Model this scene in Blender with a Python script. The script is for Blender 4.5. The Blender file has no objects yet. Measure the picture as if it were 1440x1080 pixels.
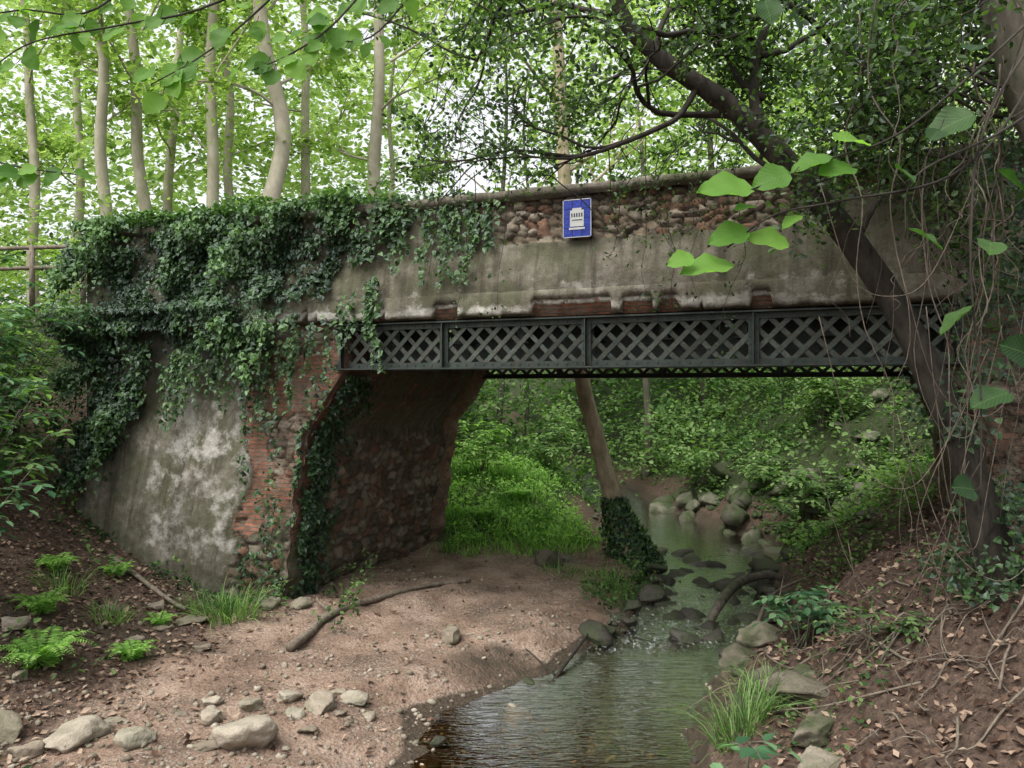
import bpy, math, numpy as np
from mathutils import Vector
rng=np.random.default_rng(7)
R=math.radians
scene=bpy.context.scene
scene.view_settings.view_transform='Standard'
scene.view_settings.look='None'
scene.view_settings.exposure=0
# ---------------------------------------------------------------- noise
def h2(ix,iy,seed=0):
    ix=ix.astype(np.int64);iy=iy.astype(np.int64)
    h=(ix*374761393+iy*668265263+seed*144269504)&0xffffffff
    h=((h^(h>>13))*1274126177)&0xffffffff
    h=h^(h>>16)
    return h/4294967296.0
def vn(x,y,seed=0):
    x=np.asarray(x,float);y=np.asarray(y,float)
    ix=np.floor(x);iy=np.floor(y);fx=x-ix;fy=y-iy
    fx=fx*fx*(3-2*fx);fy=fy*fy*(3-2*fy)
    a=h2(ix,iy,seed);b=h2(ix+1,iy,seed);c=h2(ix,iy+1,seed);d=h2(ix+1,iy+1,seed)
    return (a*(1-fx)+b*fx)*(1-fy)+(c*(1-fx)+d*fx)*fy
def fbm(x,y,oct=4,seed=0):
    s=0;a=.5;t=0
    for i in range(oct):
        s=s+a*vn(np.asarray(x)*2**i+17.3*i,np.asarray(y)*2**i+9.1*i,seed+i);t+=a;a*=.5
    return s/t
def ss(a,b,x):
    t=np.clip((np.asarray(x,float)-a)/(b-a),0,1);return t*t*(3-2*t)
def voro(u,v,a,b,seed=0):
    u=np.asarray(u)/a;v=np.asarray(v)/b
    iu=np.floor(u);iv=np.floor(v)
    F1=np.full(u.shape,9.);F2=F1.copy();ID=np.zeros(u.shape)
    for di in(-1,0,1):
        for dj in(-1,0,1):
            cu=iu+di;cv=iv+dj
            pu=cu+.5+.8*(h2(cu,cv,seed)-.5);pv=cv+.5+.8*(h2(cu,cv,seed+5)-.5)
            d=np.hypot(pu-u,pv-v);idd=h2(cu,cv,seed+9)
            m=d<F1
            F2=np.where(m,F1,np.minimum(F2,d));ID=np.where(m,idd,ID);F1=np.where(m,d,F1)
    return F1,F2,ID
# ---------------------------------------------------------------- terrain
CY=[-50,0,6,8.6,10.1,11.1,12.6,14.2,16,17.4,19.5,22.5,26,32,45,100,400]
CC=[-2,-.3,.1,.4,.8,1.5,2.6,3.3,3.9,4.3,5.6,4.4,4.3,3.5,1,-10,-30]
CW=[1.6,1.6,1.7,1.63,1.7,1.3,1.35,1.4,1.15,1.3,2.2,1.5,.9,.9,1,1,1]
OX,OY=4.44,10.36
def sd(x,y): return (x-OX)*-.927+(y-OY)*.375,(x-OX)*.375+(y-OY)*.927
def chan(x,y):
    c=np.interp(y,CY,CC);w=np.interp(y,CY,CW)
    w=w+.3*(fbm(x*.8,y*.8,3,3)-.5)*2
    return x-c,w
def T(x,y):
    x=np.asarray(x,float);y=np.asarray(y,float)
    e,w=chan(x,y)
    a=-e-w;b=e-w
    bed=-.5+.32*ss(.55,1.0,np.abs(e)/w)
    bed=bed+.14*ss(12.3,13.5,y)*(1-ss(17,18,y))
    left=-.18+.22*ss(0,1.1,a)+.035*np.maximum(a,0)
    left=left+.25*np.power(np.maximum(-x-5,0),1.3)*(1-.6*ss(11,7,y))
    g=ss(17.5,25,y)
    left=left+g*1.05*ss(.3,2.6,a)+ss(25,42,y)*2.2*ss(.3,4,a)
    s,d=sd(x,y)
    t=ss(9.5,12,s)*ss(1.3,3.6,d)*ss(-2,-5,x)
    left=left*(1-t)+5.9*t
    bb=np.maximum(b,0)
    k=.62+.2*ss(17,21,y)
    right=-.2+np.minimum(bb*k,3.0+.25*bb)
    right=right+.15*ss(0,.25,b)
    right=np.minimum(right,6.5)
    z=np.where(e<0,np.where(a>0,left,bed),np.where(b>0,right,bed))
    t2=ss(6.8,2,y)
    z=z*(1-t2)+2.2*t2
    z=z+ss(42,70,y)*2.5+ss(70,200,y)*9
    amp=.12+.25*ss(22,40,y)
    land=ss(-.05,.5,np.abs(e)-w)
    z=z+(fbm(x*.7,y*.7,4,11)-.5)*2*amp*(.35+.65*land)+(fbm(x*4,y*4,3,21)-.5)*.09
    rb=ss(.1,.8,b)*ss(24,10,y)
    z=z+rb*(fbm(x*1.6,y*1.6,4,33)-.5)*.7
    rf=ss(.1,.8,b)*ss(16,19,y)*ss(40,30,y)
    z=z+rf*((fbm(x*.9,y*.9,4,35)-.5)*1.3)
    return z
# ---------------------------------------------------------------- mesh helpers
def mesh_obj(name,V,F,mat=None,parent=None,attrs=None,uv=None,smooth=True,cols=None):
    V=np.asarray(V,np.float32)
    me=bpy.data.meshes.new(name)
    if isinstance(F,np.ndarray):
        k=F.shape[1];nf=len(F);idx=F.ravel();tot=np.full(nf,k);start=np.arange(nf)*k
    else:
        tot=np.array([len(f) for f in F]);idx=np.concatenate([np.asarray(f) for f in F]);start=np.concatenate([[0],np.cumsum(tot)[:-1]]);nf=len(F)
    me.vertices.add(len(V));me.vertices.foreach_set('co',V.ravel())
    me.loops.add(len(idx));me.loops.foreach_set('vertex_index',idx.astype(np.int32))
    me.polygons.add(nf);me.polygons.foreach_set('loop_start',start.astype(np.int32))
    try: me.polygons.foreach_set('loop_total',tot.astype(np.int32))
    except Exception: pass
    me.polygons.foreach_set('use_smooth',np.full(nf,smooth))
    me.update(calc_edges=True)
    if attrs:
        for k2,v in attrs.items():
            at=me.attributes.new(k2,'FLOAT','POINT');at.data.foreach_set('value',np.asarray(v,np.float32))
    if cols is not None:
        at=me.attributes.new('vcol','FLOAT_COLOR','POINT')
        c4=np.ones((len(V),4),np.float32);c4[:,:3]=cols;at.data.foreach_set('color',c4.ravel())
    if uv is not None:
        l=me.uv_layers.new(name='UVMap');l.data.foreach_set('uv',np.asarray(uv,np.float32)[idx].ravel())
    ob=bpy.data.objects.new(name,me);scene.collection.objects.link(ob)
    if mat: me.materials.append(mat)
    if parent: ob.parent=parent
    return ob
def empty(name):
    e=bpy.data.objects.new(name,None);scene.collection.objects.link(e);return e
class MB:
    def __init__(s): s.V=[];s.F=[];s.n=0;s.A=[]
    def add(s,V,F,a=0.):
        V=np.asarray(V,float);s.V.append(V)
        s.F+= [tuple(int(i)+s.n for i in f) for f in F];s.n+=len(V)
        s.A.append(np.full(len(V),a) if np.isscalar(a) else a)
    def build(s,name,mat,parent=None,smooth=True):
        return mesh_obj(name,np.concatenate(s.V),s.F,mat,parent,{'rnd':np.concatenate(s.A)},smooth=smooth)
def crom(P,n=6):
    P=np.asarray(P,float);Q=np.vstack([2*P[0]-P[1],P,2*P[-1]-P[-2]]);out=[]
    for i in range(1,len(Q)-2):
        for t in np.linspace(0,1,n,endpoint=False):
            p0,p1,p2,p3=Q[i-1:i+3]
            out.append(.5*((2*p1)+(-p0+p2)*t+(2*p0-5*p1+4*p2-p3)*t*t+(-p0+3*p1-3*p2+p3)*t**3))
    out.append(Q[-2]);return np.array(out)
def tube(mb,P,r,seg=8,n=6,rough=.0,a=None):
    r=np.asarray(r,float);P=np.asarray(P,float)
    if len(r)!=len(P): r=np.interp(np.linspace(0,1,len(P)),np.linspace(0,1,len(r)),r)
    if n>1:
        C=crom(P,n);r=np.interp(np.linspace(0,1,len(C)),np.linspace(0,1,len(P)),r)
    else: C=P
    D=np.gradient(C,axis=0);D/=np.linalg.norm(D,axis=1)[:,None]+1e-9
    up=np.array([.31,.17,.93]);
    V=[];U=np.cross(D[0],up)
    if np.linalg.norm(U)<.1:U=np.cross(D[0],[1,0,0])
    U/=np.linalg.norm(U)
    ang=np.linspace(0,2*np.pi,seg,endpoint=False)
    for i in range(len(C)):
        U=U-D[i]*np.dot(U,D[i]);U/=np.linalg.norm(U)+1e-9
        W=np.cross(D[i],U)
        rr=r[i]*(1+rough*(rng.random(seg)-.5)*2)
        V.append(C[i]+np.outer(np.cos(ang)*rr,U)+np.outer(np.sin(ang)*rr,W))
    V=np.concatenate(V);F=[]
    for i in range(len(C)-1):
        for j in range(seg):
            k=(j+1)%seg;F.append((i*seg+j,i*seg+k,(i+1)*seg+k,(i+1)*seg+j))
    F.append(tuple(range(seg))[::-1]);F.append(tuple(range((len(C)-1)*seg,len(C)*seg)))
    mb.add(V,F,rng.random() if a is None else a)
    return C
def box(mb,c,ax,ay,az,a=0.):
    c=np.array(c,float);ax=np.array(ax,float);ay=np.array(ay,float);az=np.array(az,float)
    V=[c+sx*ax+sy*ay+sz*az for sz in(-1,1) for sy in(-1,1) for sx in(-1,1)]
    mb.add(V,[(0,2,3,1),(4,5,7,6),(0,1,5,4),(2,6,7,3),(0,4,6,2),(1,3,7,5)],a)
KITE=(np.array([[0,0,0],[.42,.3,.05],[1,0,-.1],[.42,-.3,.05]]),[(0,1,2,3)])
NARROW=(np.array([[0,0,0],[.4,.15,.03],[1,0,-.15],[.4,-.15,.03]]),[(0,1,2,3)])
BLADE=(np.array([[0,.03,0],[0,-.03,0],[.55,-.025,.04],[.55,.025,.04],[1,0,-.12]]),[(0,1,2,3),(3,2,4)])
IVY=(np.array([[0,0,0],[.05,.42,.0],[.45,.33,.05],[1,0,-.08],[.45,-.33,.05],[.05,-.42,0]]),[(0,1,2,3),(0,3,4,5)])
OVAL=(np.array([[0,0,0],[.25,.26,.04],[.65,.27,.03],[1,0,-.1],[.65,-.27,.03],[.25,-.26,.04]]),[(0,1,2,3),(0,3,4,5)])
def broad():
    n=12;V=[];F=[]
    for i in range(n):
        t=i/(n-1);w=.43*math.sin(math.pi*min(1,t**.78))**.75 if 0<t<1 else 0.004
        if i%2 and 0<t<1:w*=1.07
        z=-.22*t*t
        V+=[[t,w,z+.22*w+.035*math.sin(t*14)],[t,w*.5,z+.05*w+.02*math.sin(t*20)],[t,0,z],[t,-w*.5,z+.05*w+.02*math.sin(t*17+1)],[t,-w,z+.22*w+.035*math.sin(t*13+2)]]
    for i in range(n-1):
        for j in range(4): F.append((i*5+j,i*5+j+1,(i+1)*5+j+1,(i+1)*5+j))
    return np.array(V),F
BROAD=broad()
def leaves(name,C,Nrm,size,mat,tpl=KITE,parent=None,axis=None,rnd=None,uv=False):
    C=np.asarray(C,float);n=len(C);Nrm=np.asarray(Nrm,float)
    Nrm=Nrm/(np.linalg.norm(Nrm,axis=1)[:,None]+1e-9)
    if axis is None: axis=rng.normal(size=(n,3))
    axis=axis-Nrm*np.sum(axis*Nrm,axis=1)[:,None];axis/=np.linalg.norm(axis,axis=1)[:,None]+1e-9
    B=np.cross(Nrm,axis);size=np.broadcast_to(size,(n,))
    tv,tf=tpl;k=len(tv)
    V=C[:,None,:]+size[:,None,None]*(tv[None,:,0,None]*axis[:,None,:]+tv[None,:,1,None]*B[:,None,:]+tv[None,:,2,None]*Nrm[:,None,:])
    V=V.reshape(-1,3)
    if rnd is None: rnd=rng.random(n)
    if len(set(len(f) for f in tf))==1:
        F=(np.array(tf)[None,:,:]+(np.arange(n)*k)[:,None,None]).reshape(-1,len(tf[0]))
    else:
        F=[tuple(i+m*k for i in f) for m in range(n) for f in tf]
    u=np.tile(tv[:,:2],(n,1)) if uv else None
    return mesh_obj(name,V,F,mat,parent,{'rnd':np.repeat(rnd,k)},uv=u,smooth=bool(uv))
# ---------------------------------------------------------------- material helpers
class M:
    def __init__(s,name):
        s.m=bpy.data.materials.new(name);s.m.use_nodes=True;s.nt=s.m.node_tree;s.nt.nodes.clear()
        s.out=s.n('ShaderNodeOutputMaterial')
    def n(s,t,**k):
        nd=s.nt.nodes.new(t)
        for a,b in k.items(): setattr(nd,a,b)
        return nd
    def l(s,a,b): s.nt.links.new(a,b)
    def setin(s,sock,v):
        if isinstance(v,bpy.types.NodeSocket): s.l(v,sock)
        elif isinstance(v,(tuple,list)) and len(v)==3 and sock.type=='RGBA': sock.default_value=(*v,1)
        else: sock.default_value=v
    def coord(s,kind='Object',scale=(1,1,1)):
        t=s.n('ShaderNodeTexCoord');mp=s.n('ShaderNodeMapping');s.l(t.outputs[kind],mp.inputs['Vector']);mp.inputs['Scale'].default_value=scale
        return mp.outputs[0]
    def noise(s,vec,scale,detail=6,rough=.6,dist=0):
        nd=s.n('ShaderNodeTexNoise');s.l(vec,nd.inputs['Vector']);nd.inputs['Scale'].default_value=scale;nd.inputs['Detail'].default_value=detail;nd.inputs['Roughness'].default_value=rough;nd.inputs['Distortion'].default_value=dist
        return nd.outputs['Fac']
    def ramp(s,fac,stops):
        nd=s.n('ShaderNodeValToRGB');s.l(fac,nd.inputs[0]);cr=nd.color_ramp
        while len(cr.elements)<len(stops): cr.elements.new(.5)
        for e,(p,c) in zip(cr.elements,stops): e.position=p;e.color=(*c,1) if not np.isscalar(c) else (c,c,c,1)
        return nd.outputs[0]
    def mix(s,f,a,b,bt='MIX'):
        nd=s.n('ShaderNodeMix',data_type='RGBA',blend_type=bt);s.setin(nd.inputs[0],f);s.setin(nd.inputs[6],a);s.setin(nd.inputs[7],b);return nd.outputs[2]
    def math(s,op,a,b=0.,c=None):
        nd=s.n('ShaderNodeMath',operation=op);s.setin(nd.inputs[0],a);s.setin(nd.inputs[1],b)
        if c is not None:s.setin(nd.inputs[2],c)
        return nd.outputs[0]
    def attr(s,name,o='Fac'):
        nd=s.n('ShaderNodeAttribute');nd.attribute_name=name;return nd.outputs[o]
    def bump(s,h,strength=.5,dist=.05,nrm=None):
        nd=s.n('ShaderNodeBump');s.setin(nd.inputs['Height'],h);nd.inputs['Strength'].default_value=strength;nd.inputs['Distance'].default_value=dist
        if nrm: s.l(nrm,nd.inputs['Normal'])
        return nd.outputs[0]
    def bsdf(s,col,rough=.85,normal=None,spec=.3,metal=0):
        b=s.n('ShaderNodeBsdfPrincipled');s.setin(b.inputs['Base Color'],col);s.setin(b.inputs['Roughness'],rough);b.inputs['Specular IOR Level'].default_value=spec;b.inputs['Metallic'].default_value=metal
        if normal: s.l(normal,b.inputs['Normal'])
        return b.outputs[0]
    def done(s,sh): s.l(sh,s.out.inputs[0]);return s.m
def leafmat(name,c1,c2,c3,tr=.4,trc=None,rough=.55,veins=False,spec=.3):
    m=M(name);f=m.attr('rnd')
    nrm=None
    if veins:
        big=m.noise(m.coord('Object'),14,3,.5)
        f=m.math('ADD',m.math('MULTIPLY',f,.7),m.math('MULTIPLY',big,.3))
    col=m.ramp(f,[(.1,c1),(.5,c2),(.9,c3)])
    if veins:
        uv=m.n('ShaderNodeUVMap');sep=m.n('ShaderNodeSeparateXYZ');m.l(uv.outputs[0],sep.inputs[0])
        ay=m.math('ABSOLUTE',sep.outputs[1])
        ph=m.math('SUBTRACT',m.math('MULTIPLY',sep.outputs[0],9.),m.math('MULTIPLY',ay,9.))
        fr=m.math('ABSOLUTE',m.math('SUBTRACT',m.math('FRACT',ph),.5))
        v=m.math('LESS_THAN',fr,.04);mr=m.math('LESS_THAN',ay,.012);vv=m.math('MAXIMUM',v,mr)
        col=m.mix(m.math('MULTIPLY',vv,.2),col,(.2,.34,.09))
        nrm=m.bump(fr,.3,.004)
    if veins: b=m.bsdf(col,rough,nrm,spec)
    else:
        dd=m.n('ShaderNodeBsdfDiffuse');m.l(col,dd.inputs[0]);b=dd.outputs[0]
        if spec>.35:
            gl=m.n('ShaderNodeBsdfGlossy');gl.inputs['Roughness'].default_value=.45;gl.inputs[0].default_value=(.8,.85,.9,1)
            m0=m.n('ShaderNodeMixShader');m0.inputs[0].default_value=.05;m.l(b,m0.inputs[1]);m.l(gl.outputs[0],m0.inputs[2]);b=m0.outputs[0]
    t=m.n('ShaderNodeBsdfTranslucent')
    tc=m.mix(1.,col,trc or (1.6,2.0,.8),'MULTIPLY');m.l(tc,t.inputs[0])
    mx=m.n('ShaderNodeMixShader');mx.inputs[0].default_value=tr;m.l(b,mx.inputs[1]);m.l(t.outputs[0],mx.inputs[2])
    return m.done(mx.outputs[0])
def barkmat(name,c1,c2,scale=8,stretch=.25,moss=None,bs=.8):
    m=M(name);v=m.coord('Object',(1,1,stretch));n1=m.noise(v,scale,8,.65,.4);n2=m.noise(m.coord('Object'),2.2,5,.6)
    col=m.ramp(n1,[(.3,c1),(.62,c2)]);col=m.mix(m.ramp(n2,[(.45,0.),(.65,.6)]),col,moss or tuple(x*.55 for x in c2))
    return m.done(m.bsdf(col,.9,m.bump(n1,bs,.03),.2))
mat_bg=leafmat('foliage_canopy',(.11,.2,.035),(.25,.39,.085),(.42,.56,.18),.5,(1.6,1.6,1.2))
mat_far=leafmat('foliage_far_haze',(.19,.31,.08),(.33,.47,.15),(.48,.6,.26),.5,(1.5,1.5,1.2))  # leaf colours paled to stand in for distance haze and overexposure
mat_dark=leafmat('foliage_oak',(.018,.034,.012),(.045,.085,.024),(.10,.17,.045),.35,None,.4,spec=.5)
mat_mid=leafmat('foliage_understory',(.03,.06,.025),(.085,.155,.06),(.19,.29,.11),.38)  # colours lifted to suggest bright haze seen through the arch
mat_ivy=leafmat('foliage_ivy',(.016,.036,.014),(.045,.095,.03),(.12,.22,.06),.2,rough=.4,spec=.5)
mat_herb=leafmat('foliage_herbs',(.05,.10,.035),(.14,.23,.085),(.27,.38,.16),.38)  # brightened too, as haze painted into the greens beyond the bridge
mat_grass=leafmat('foliage_grass',(.07,.15,.035),(.19,.33,.09),(.33,.48,.17),.4)
mat_near=leafmat('foliage_near',(.06,.16,.02),(.12,.27,.035),(.2,.38,.06),.5,(1.5,1.6,.9),veins=True)
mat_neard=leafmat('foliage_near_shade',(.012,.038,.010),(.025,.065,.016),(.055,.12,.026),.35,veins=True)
mat_blue=leafmat('foliage_bluish',(.035,.085,.045),(.08,.165,.08),(.15,.26,.13),.25)
mat_litter=leafmat('dead_leaves',(.06,.036,.027),(.17,.11,.08),(.36,.27,.2),.08,(1,1,1),.8)
mat_barkd=barkmat('bark_dark',(.012,.011,.009),(.06,.052,.042),10,.3)
mat_barkp=barkmat('bark_plane',(.3,.27,.2),(.5,.46,.36),3,.5,(.32,.31,.21),.3)
mat_barkg=barkmat('bark_grey',(.05,.045,.038),(.17,.15,.12),9,.25,(.06,.08,.035))
mat_vine=barkmat('vine_bark',(.05,.042,.032),(.17,.14,.11),20,.5)
mat_branch=barkmat('dead_wood',(.08,.065,.05),(.24,.2,.155),14,.5)
def stonemat(name,a,b,c,moss=.4,mt=.46):
    m=M(name);v=m.coord('Object');r=m.attr('rnd');n1=m.noise(v,6,8,.65);n2=m.noise(v,1.7,5,.6);n3=m.noise(v,45,3,.6)
    col=m.ramp(m.math('ADD',m.math('MULTIPLY',n1,.55),m.math('MULTIPLY',r,.45)),[(.2,a),(.5,b),(.8,c)])
    col=m.mix(m.math('MULTIPLY',n3,.4),col,(.08,.07,.06))
    col=m.mix(m.ramp(n2,[(mt,0.),(mt+.16,moss)]),col,(.045,.065,.022))
    return m.done(m.bsdf(col,.8,m.bump(m.math('ADD',n1,m.math('MULTIPLY',n3,.25)),.8,.05),.3))
mat_stone=stonemat('river_stone',(.14,.115,.085),(.30,.25,.19),(.46,.41,.33),.4)
mat_wet=stonemat('wet_stone',(.018,.017,.014),(.05,.046,.038),(.13,.12,.10),.6,.42)
mat_boulder=stonemat('mossy_stone',(.04,.042,.028),(.115,.11,.08),(.25,.235,.185),.9,.38)
def groundmat():
    m=M('ground_soil');v=m.coord('Object')
    n1=m.noise(v,1.3,8,.62);n2=m.noise(v,14,6,.7);n3=m.noise(v,60,3,.7)
    vo=m.n('ShaderNodeTexVoronoi');m.l(v,vo.inputs['Vector']);vo.inputs['Scale'].default_value=24;vo.inputs['Randomness'].default_value=1
    sand=m.ramp(m.math('ADD',m.math('MULTIPLY',n1,.62),m.math('MULTIPLY',n2,.38)),[(.38,(.12,.08,.058)),(.5,(.26,.178,.13)),(.63,(.42,.31,.24))])
    peb=m.ramp(vo.outputs['Color'],[(.2,(.14,.11,.09)),(.6,(.33,.28,.23)),(.9,(.5,.46,.4))])
    pm=m.math('MULTIPLY',m.ramp(m.noise(v,.9,4,.6),[(.42,0.),(.58,1.)]),m.ramp(vo.outputs['Distance'],[(.25,.85),(.5,0.)]))
    sand=m.mix(pm,sand,peb)
    soil=m.ramp(n2,[(.3,(.04,.028,.021)),(.55,(.12,.08,.06)),(.75,(.22,.155,.115))])
    green=m.ramp(n2,[(.3,(.02,.03,.012)),(.6,(.05,.065,.025)),(.8,(.09,.1,.045))])
    mud=m.ramp(n2,[(.3,(.035,.027,.02)),(.7,(.11,.08,.055))])
    def msk(a): 
        return m.ramp(m.math('ADD',m.attr(a),m.math('MULTIPLY',m.math('SUBTRACT',n1,.5),.9)),[(.38,0.),(.62,1.)])
    col=m.mix(msk('soil'),sand,soil);col=m.mix(msk('green'),col,green);col=m.mix(msk('mud'),col,mud)
    h=m.math('ADD',m.math('MULTIPLY',n2,.6),m.math('ADD',m.math('MULTIPLY',n3,.25),m.math('MULTIPLY',vo.outputs['Distance'],-.3)))
    rough=m.math('SUBTRACT',.92,m.math('MULTIPLY',msk('mud'),.45))
    return m.done(m.bsdf(col,rough,m.bump(h,1.,.08),.3))
xs=np.concatenate([-np.geomspace(300,14.3,36),np.arange(-14,14,.11),np.geomspace(14.3,300,36)])
ys=np.concatenate([np.linspace(-40,4,20),np.arange(4.3,27,.11),np.geomspace(27.2,420,70)])
GX,GY=np.meshgrid(xs,ys);gx=GX.ravel();gy=GY.ravel();gz=T(gx,gy)
e,w=chan(gx,gy);a=-e-w;b=e-w
soil=np.where(e>0,ss(-.1,.5,b),ss(-4.0,-6.0,gx-.15*(gy-9)))
soil=np.maximum(soil,ss(17,21,gy))
green=ss(17.5,20,gy)*np.where(e>0,ss(.3,1.5,b),ss(.3,1.4,a-.6))
mud=np.maximum(ss(.45,-.05,np.abs(e)-w),.6*ss(1.3,.3,np.hypot((gx+.2)/1.2,(gy-11.3)/1.0)))
mud=np.maximum(mud,.62*ss(.6,.2,np.abs(gy-11.9-.12*gx))*ss(-2.5,-5,gx))
nx=len(xs);ny=len(ys);I=(np.arange(ny-1)[:,None]*nx+np.arange(nx-1)[None,:]).ravel()
mesh_obj('ground',np.stack([gx,gy,gz],1),np.stack([I,I+1,I+1+nx,I+nx],1),groundmat(),attrs={'soil':soil,'green':green,'mud':mud})
# ---------------------------------------------------------------- water
def watermat():
    m=M('stream_water');v=m.coord('Object')
    n1=m.noise(m.coord('Object',(.8,3.6,1)),3.6,3,.5,1.2);n2=m.noise(v,11,4,.6)
    rap=m.attr('rapid')
    h=m.math('ADD',m.math('MULTIPLY',n1,.35),m.math('MULTIPLY',n2,m.math('ADD',.02,m.math('MULTIPLY',rap,1.8))))
    nr=m.bump(h,.45,.06)
    fr=m.n('ShaderNodeFresnel');fr.inputs[0].default_value=1.36;m.l(nr,fr.inputs[1])
    g=m.n('ShaderNodeBsdfGlossy');g.inputs['Roughness'].default_value=.02;m.l(nr,g.inputs['Normal'])
    t=m.n('ShaderNodeBsdfTransparent');t.inputs[0].default_value=(.74,.58,.34,1)
    mx=m.n('ShaderNodeMixShader');m.l(m.math('MINIMUM',m.math('MULTIPLY',fr.outputs[0],4.),1.),mx.inputs[0]);m.l(t.outputs[0],mx.inputs[1]);m.l(g.outputs[0],mx.inputs[2])
    foam=m.bsdf((.6,.62,.62),.5)
    fm=m.math('MULTIPLY',rap,m.ramp(m.noise(m.coord('Object',(2.4,1,1)),7,6,.75),[(.54,0.),(.66,.7)]))
    mx2=m.n('ShaderNodeMixShader');m.l(fm,mx2.inputs[0]);m.l(mx.outputs[0],mx2.inputs[1]);m.l(foam,mx2.inputs[2])
    return m.done(mx2.outputs[0])
wy=np.concatenate([np.arange(5,27,.1),np.geomspace(27.2,120,30)]);V=[];rp=[]
nw=41
for y in wy:
    c=np.interp(y,CY,CC);w_=np.interp(y,CY,CW)+.8
    t=np.linspace(-1,1,nw);x=c+t*w_
    zz=-.2+.05*ss(12.3,13.4,y)+.03*ss(14,17,y)
    r_=float(ss(12.0,12.7,y)*(1-ss(15.2,16.5,y)))
    zc=zz+(.003+r_*.09)*(fbm(x*4.,np.full(nw,y*4.),3,5)-.5)
    V.append(np.stack([x,np.full(nw,y),zc],1));rp+=[r_]*nw
V=np.concatenate(V)
I=(np.arange(len(wy)-1)[:,None]*nw+np.arange(nw-1)[None,:]).ravel()
mesh_obj('stream_water',V,np.stack([I,I+1,I+1+nw,I+nw],1),watermat(),attrs={'rapid':rp})
# ---------------------------------------------------------------- bridge
U=np.array([-.927,.375,0]);Nn=np.array([.375,.927,0]);O=np.array([OX,OY,0.]);Z=np.array([0,0,1.])
def B(s,d,z): 
    s=np.asarray(s,float)[...,None];d=np.asarray(d,float)[...,None];z=np.asarray(z,float)[...,None]
    return O+U*s+Nn*d+Z*z
bridge=empty('old_road_bridge')
def wallmat():
    m=M('old_wall');uvn=m.n('ShaderNodeUVMap');uv=uvn.outputs[0];v=m.coord('Object')
    n1=m.noise(v,1.1,8,.65,.3);n2=m.noise(v,7,8,.7);n3=m.noise(v,40,4,.6)
    mp=m.n('ShaderNodeMapping');m.l(uv,mp.inputs[0]);mp.inputs['Scale'].default_value=(3.2,.35,1);st=m.noise(mp.outputs[0],1.6,6,.7)
    pl=m.ramp(n2,[(.28,(.11,.10,.075)),(.5,(.20,.18,.145)),(.75,(.33,.31,.26))])
    pl=m.mix(m.ramp(n1,[(.40,0.),(.58,.8)]),pl,(.085,.09,.05))
    pl=m.mix(m.ramp(st,[(.48,0.),(.66,.8)]),pl,(.055,.048,.036))
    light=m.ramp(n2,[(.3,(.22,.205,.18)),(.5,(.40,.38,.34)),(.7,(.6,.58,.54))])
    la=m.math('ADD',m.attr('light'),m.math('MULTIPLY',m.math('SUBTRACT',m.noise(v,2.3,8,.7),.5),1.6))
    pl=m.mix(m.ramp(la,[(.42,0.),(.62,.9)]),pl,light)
    br=m.n('ShaderNodeTexBrick')
    nz=m.n('ShaderNodeTexNoise');m.l(v,nz.inputs[0]);nz.inputs['Scale'].default_value=5
    vm=m.n('ShaderNodeVectorMath',operation='MULTIPLY_ADD');m.l(nz.outputs['Color'],vm.inputs[0]);vm.inputs[1].default_value=(.06,.06,0);m.l(uv,vm.inputs[2])
    m.l(vm.outputs[0],br.inputs['Vector'])
    for k,vl in (('Scale',1.),('Mortar Size',.012),('Mortar Smooth',.3),('Brick Width',.27),('Row Height',.072),('Bias',0.)): br.inputs[k].default_value=vl
    br.inputs['Color1'].default_value=(.44,.18,.115,1);br.inputs['Color2'].default_value=(.23,.10,.07,1);br.inputs['Mortar'].default_value=(.2,.17,.13,1)
    bc=m.mix(m.ramp(n2,[(.36,.85),(.60,0.)]),br.outputs['Color'],(.13,.10,.075))
    bc=m.mix(m.ramp(m.noise(v,2.6,6,.7),[(.5,0.),(.64,.7)]),bc,(.25,.21,.165))
    ba=m.math('ADD',m.attr('brick'),m.math('MULTIPLY',m.math('SUBTRACT',m.noise(v,3.,7,.7),.5),2.0));bm=m.ramp(ba,[(.46,0.),(.54,1.)])
    ra=m.math('ADD',m.attr('rubble'),m.math('MULTIPLY',m.math('SUBTRACT',n2,.5),.5));rm=m.ramp(ra,[(.45,0.),(.55,1.)])
    rc=m.mix(.75,m.attr('vcol','Color'),m.mix(n2,(.05,.04,.03),(.8,.75,.7)),'MULTIPLY')
    rc=m.mix(.45,rc,m.attr('vcol','Color'))
    col=m.mix(bm,pl,bc);col=m.mix(rm,col,rc)
    dk=m.attr('dirt_shade');col=m.mix(m.math('MULTIPLY',dk,m.ramp(n1,[(.3,.95),(.75,.5)])),col,(.035,.028,.02))  # wall dirt plus painted shade, mixed into the colour
    h=m.math('ADD',m.math('MULTIPLY',n2,.7),m.math('MULTIPLY',n3,.3))
    h=m.math('SUBTRACT',h,m.math('MULTIPLY',bm,m.math('MULTIPLY',br.outputs['Fac'],.9)))
    h=m.math('SUBTRACT',h,m.math('MULTIPLY',bm,.5))
    return m.done(m.bsdf(col,.93,m.bump(h,.9,.04),.15))
mat_wall=wallmat()
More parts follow.
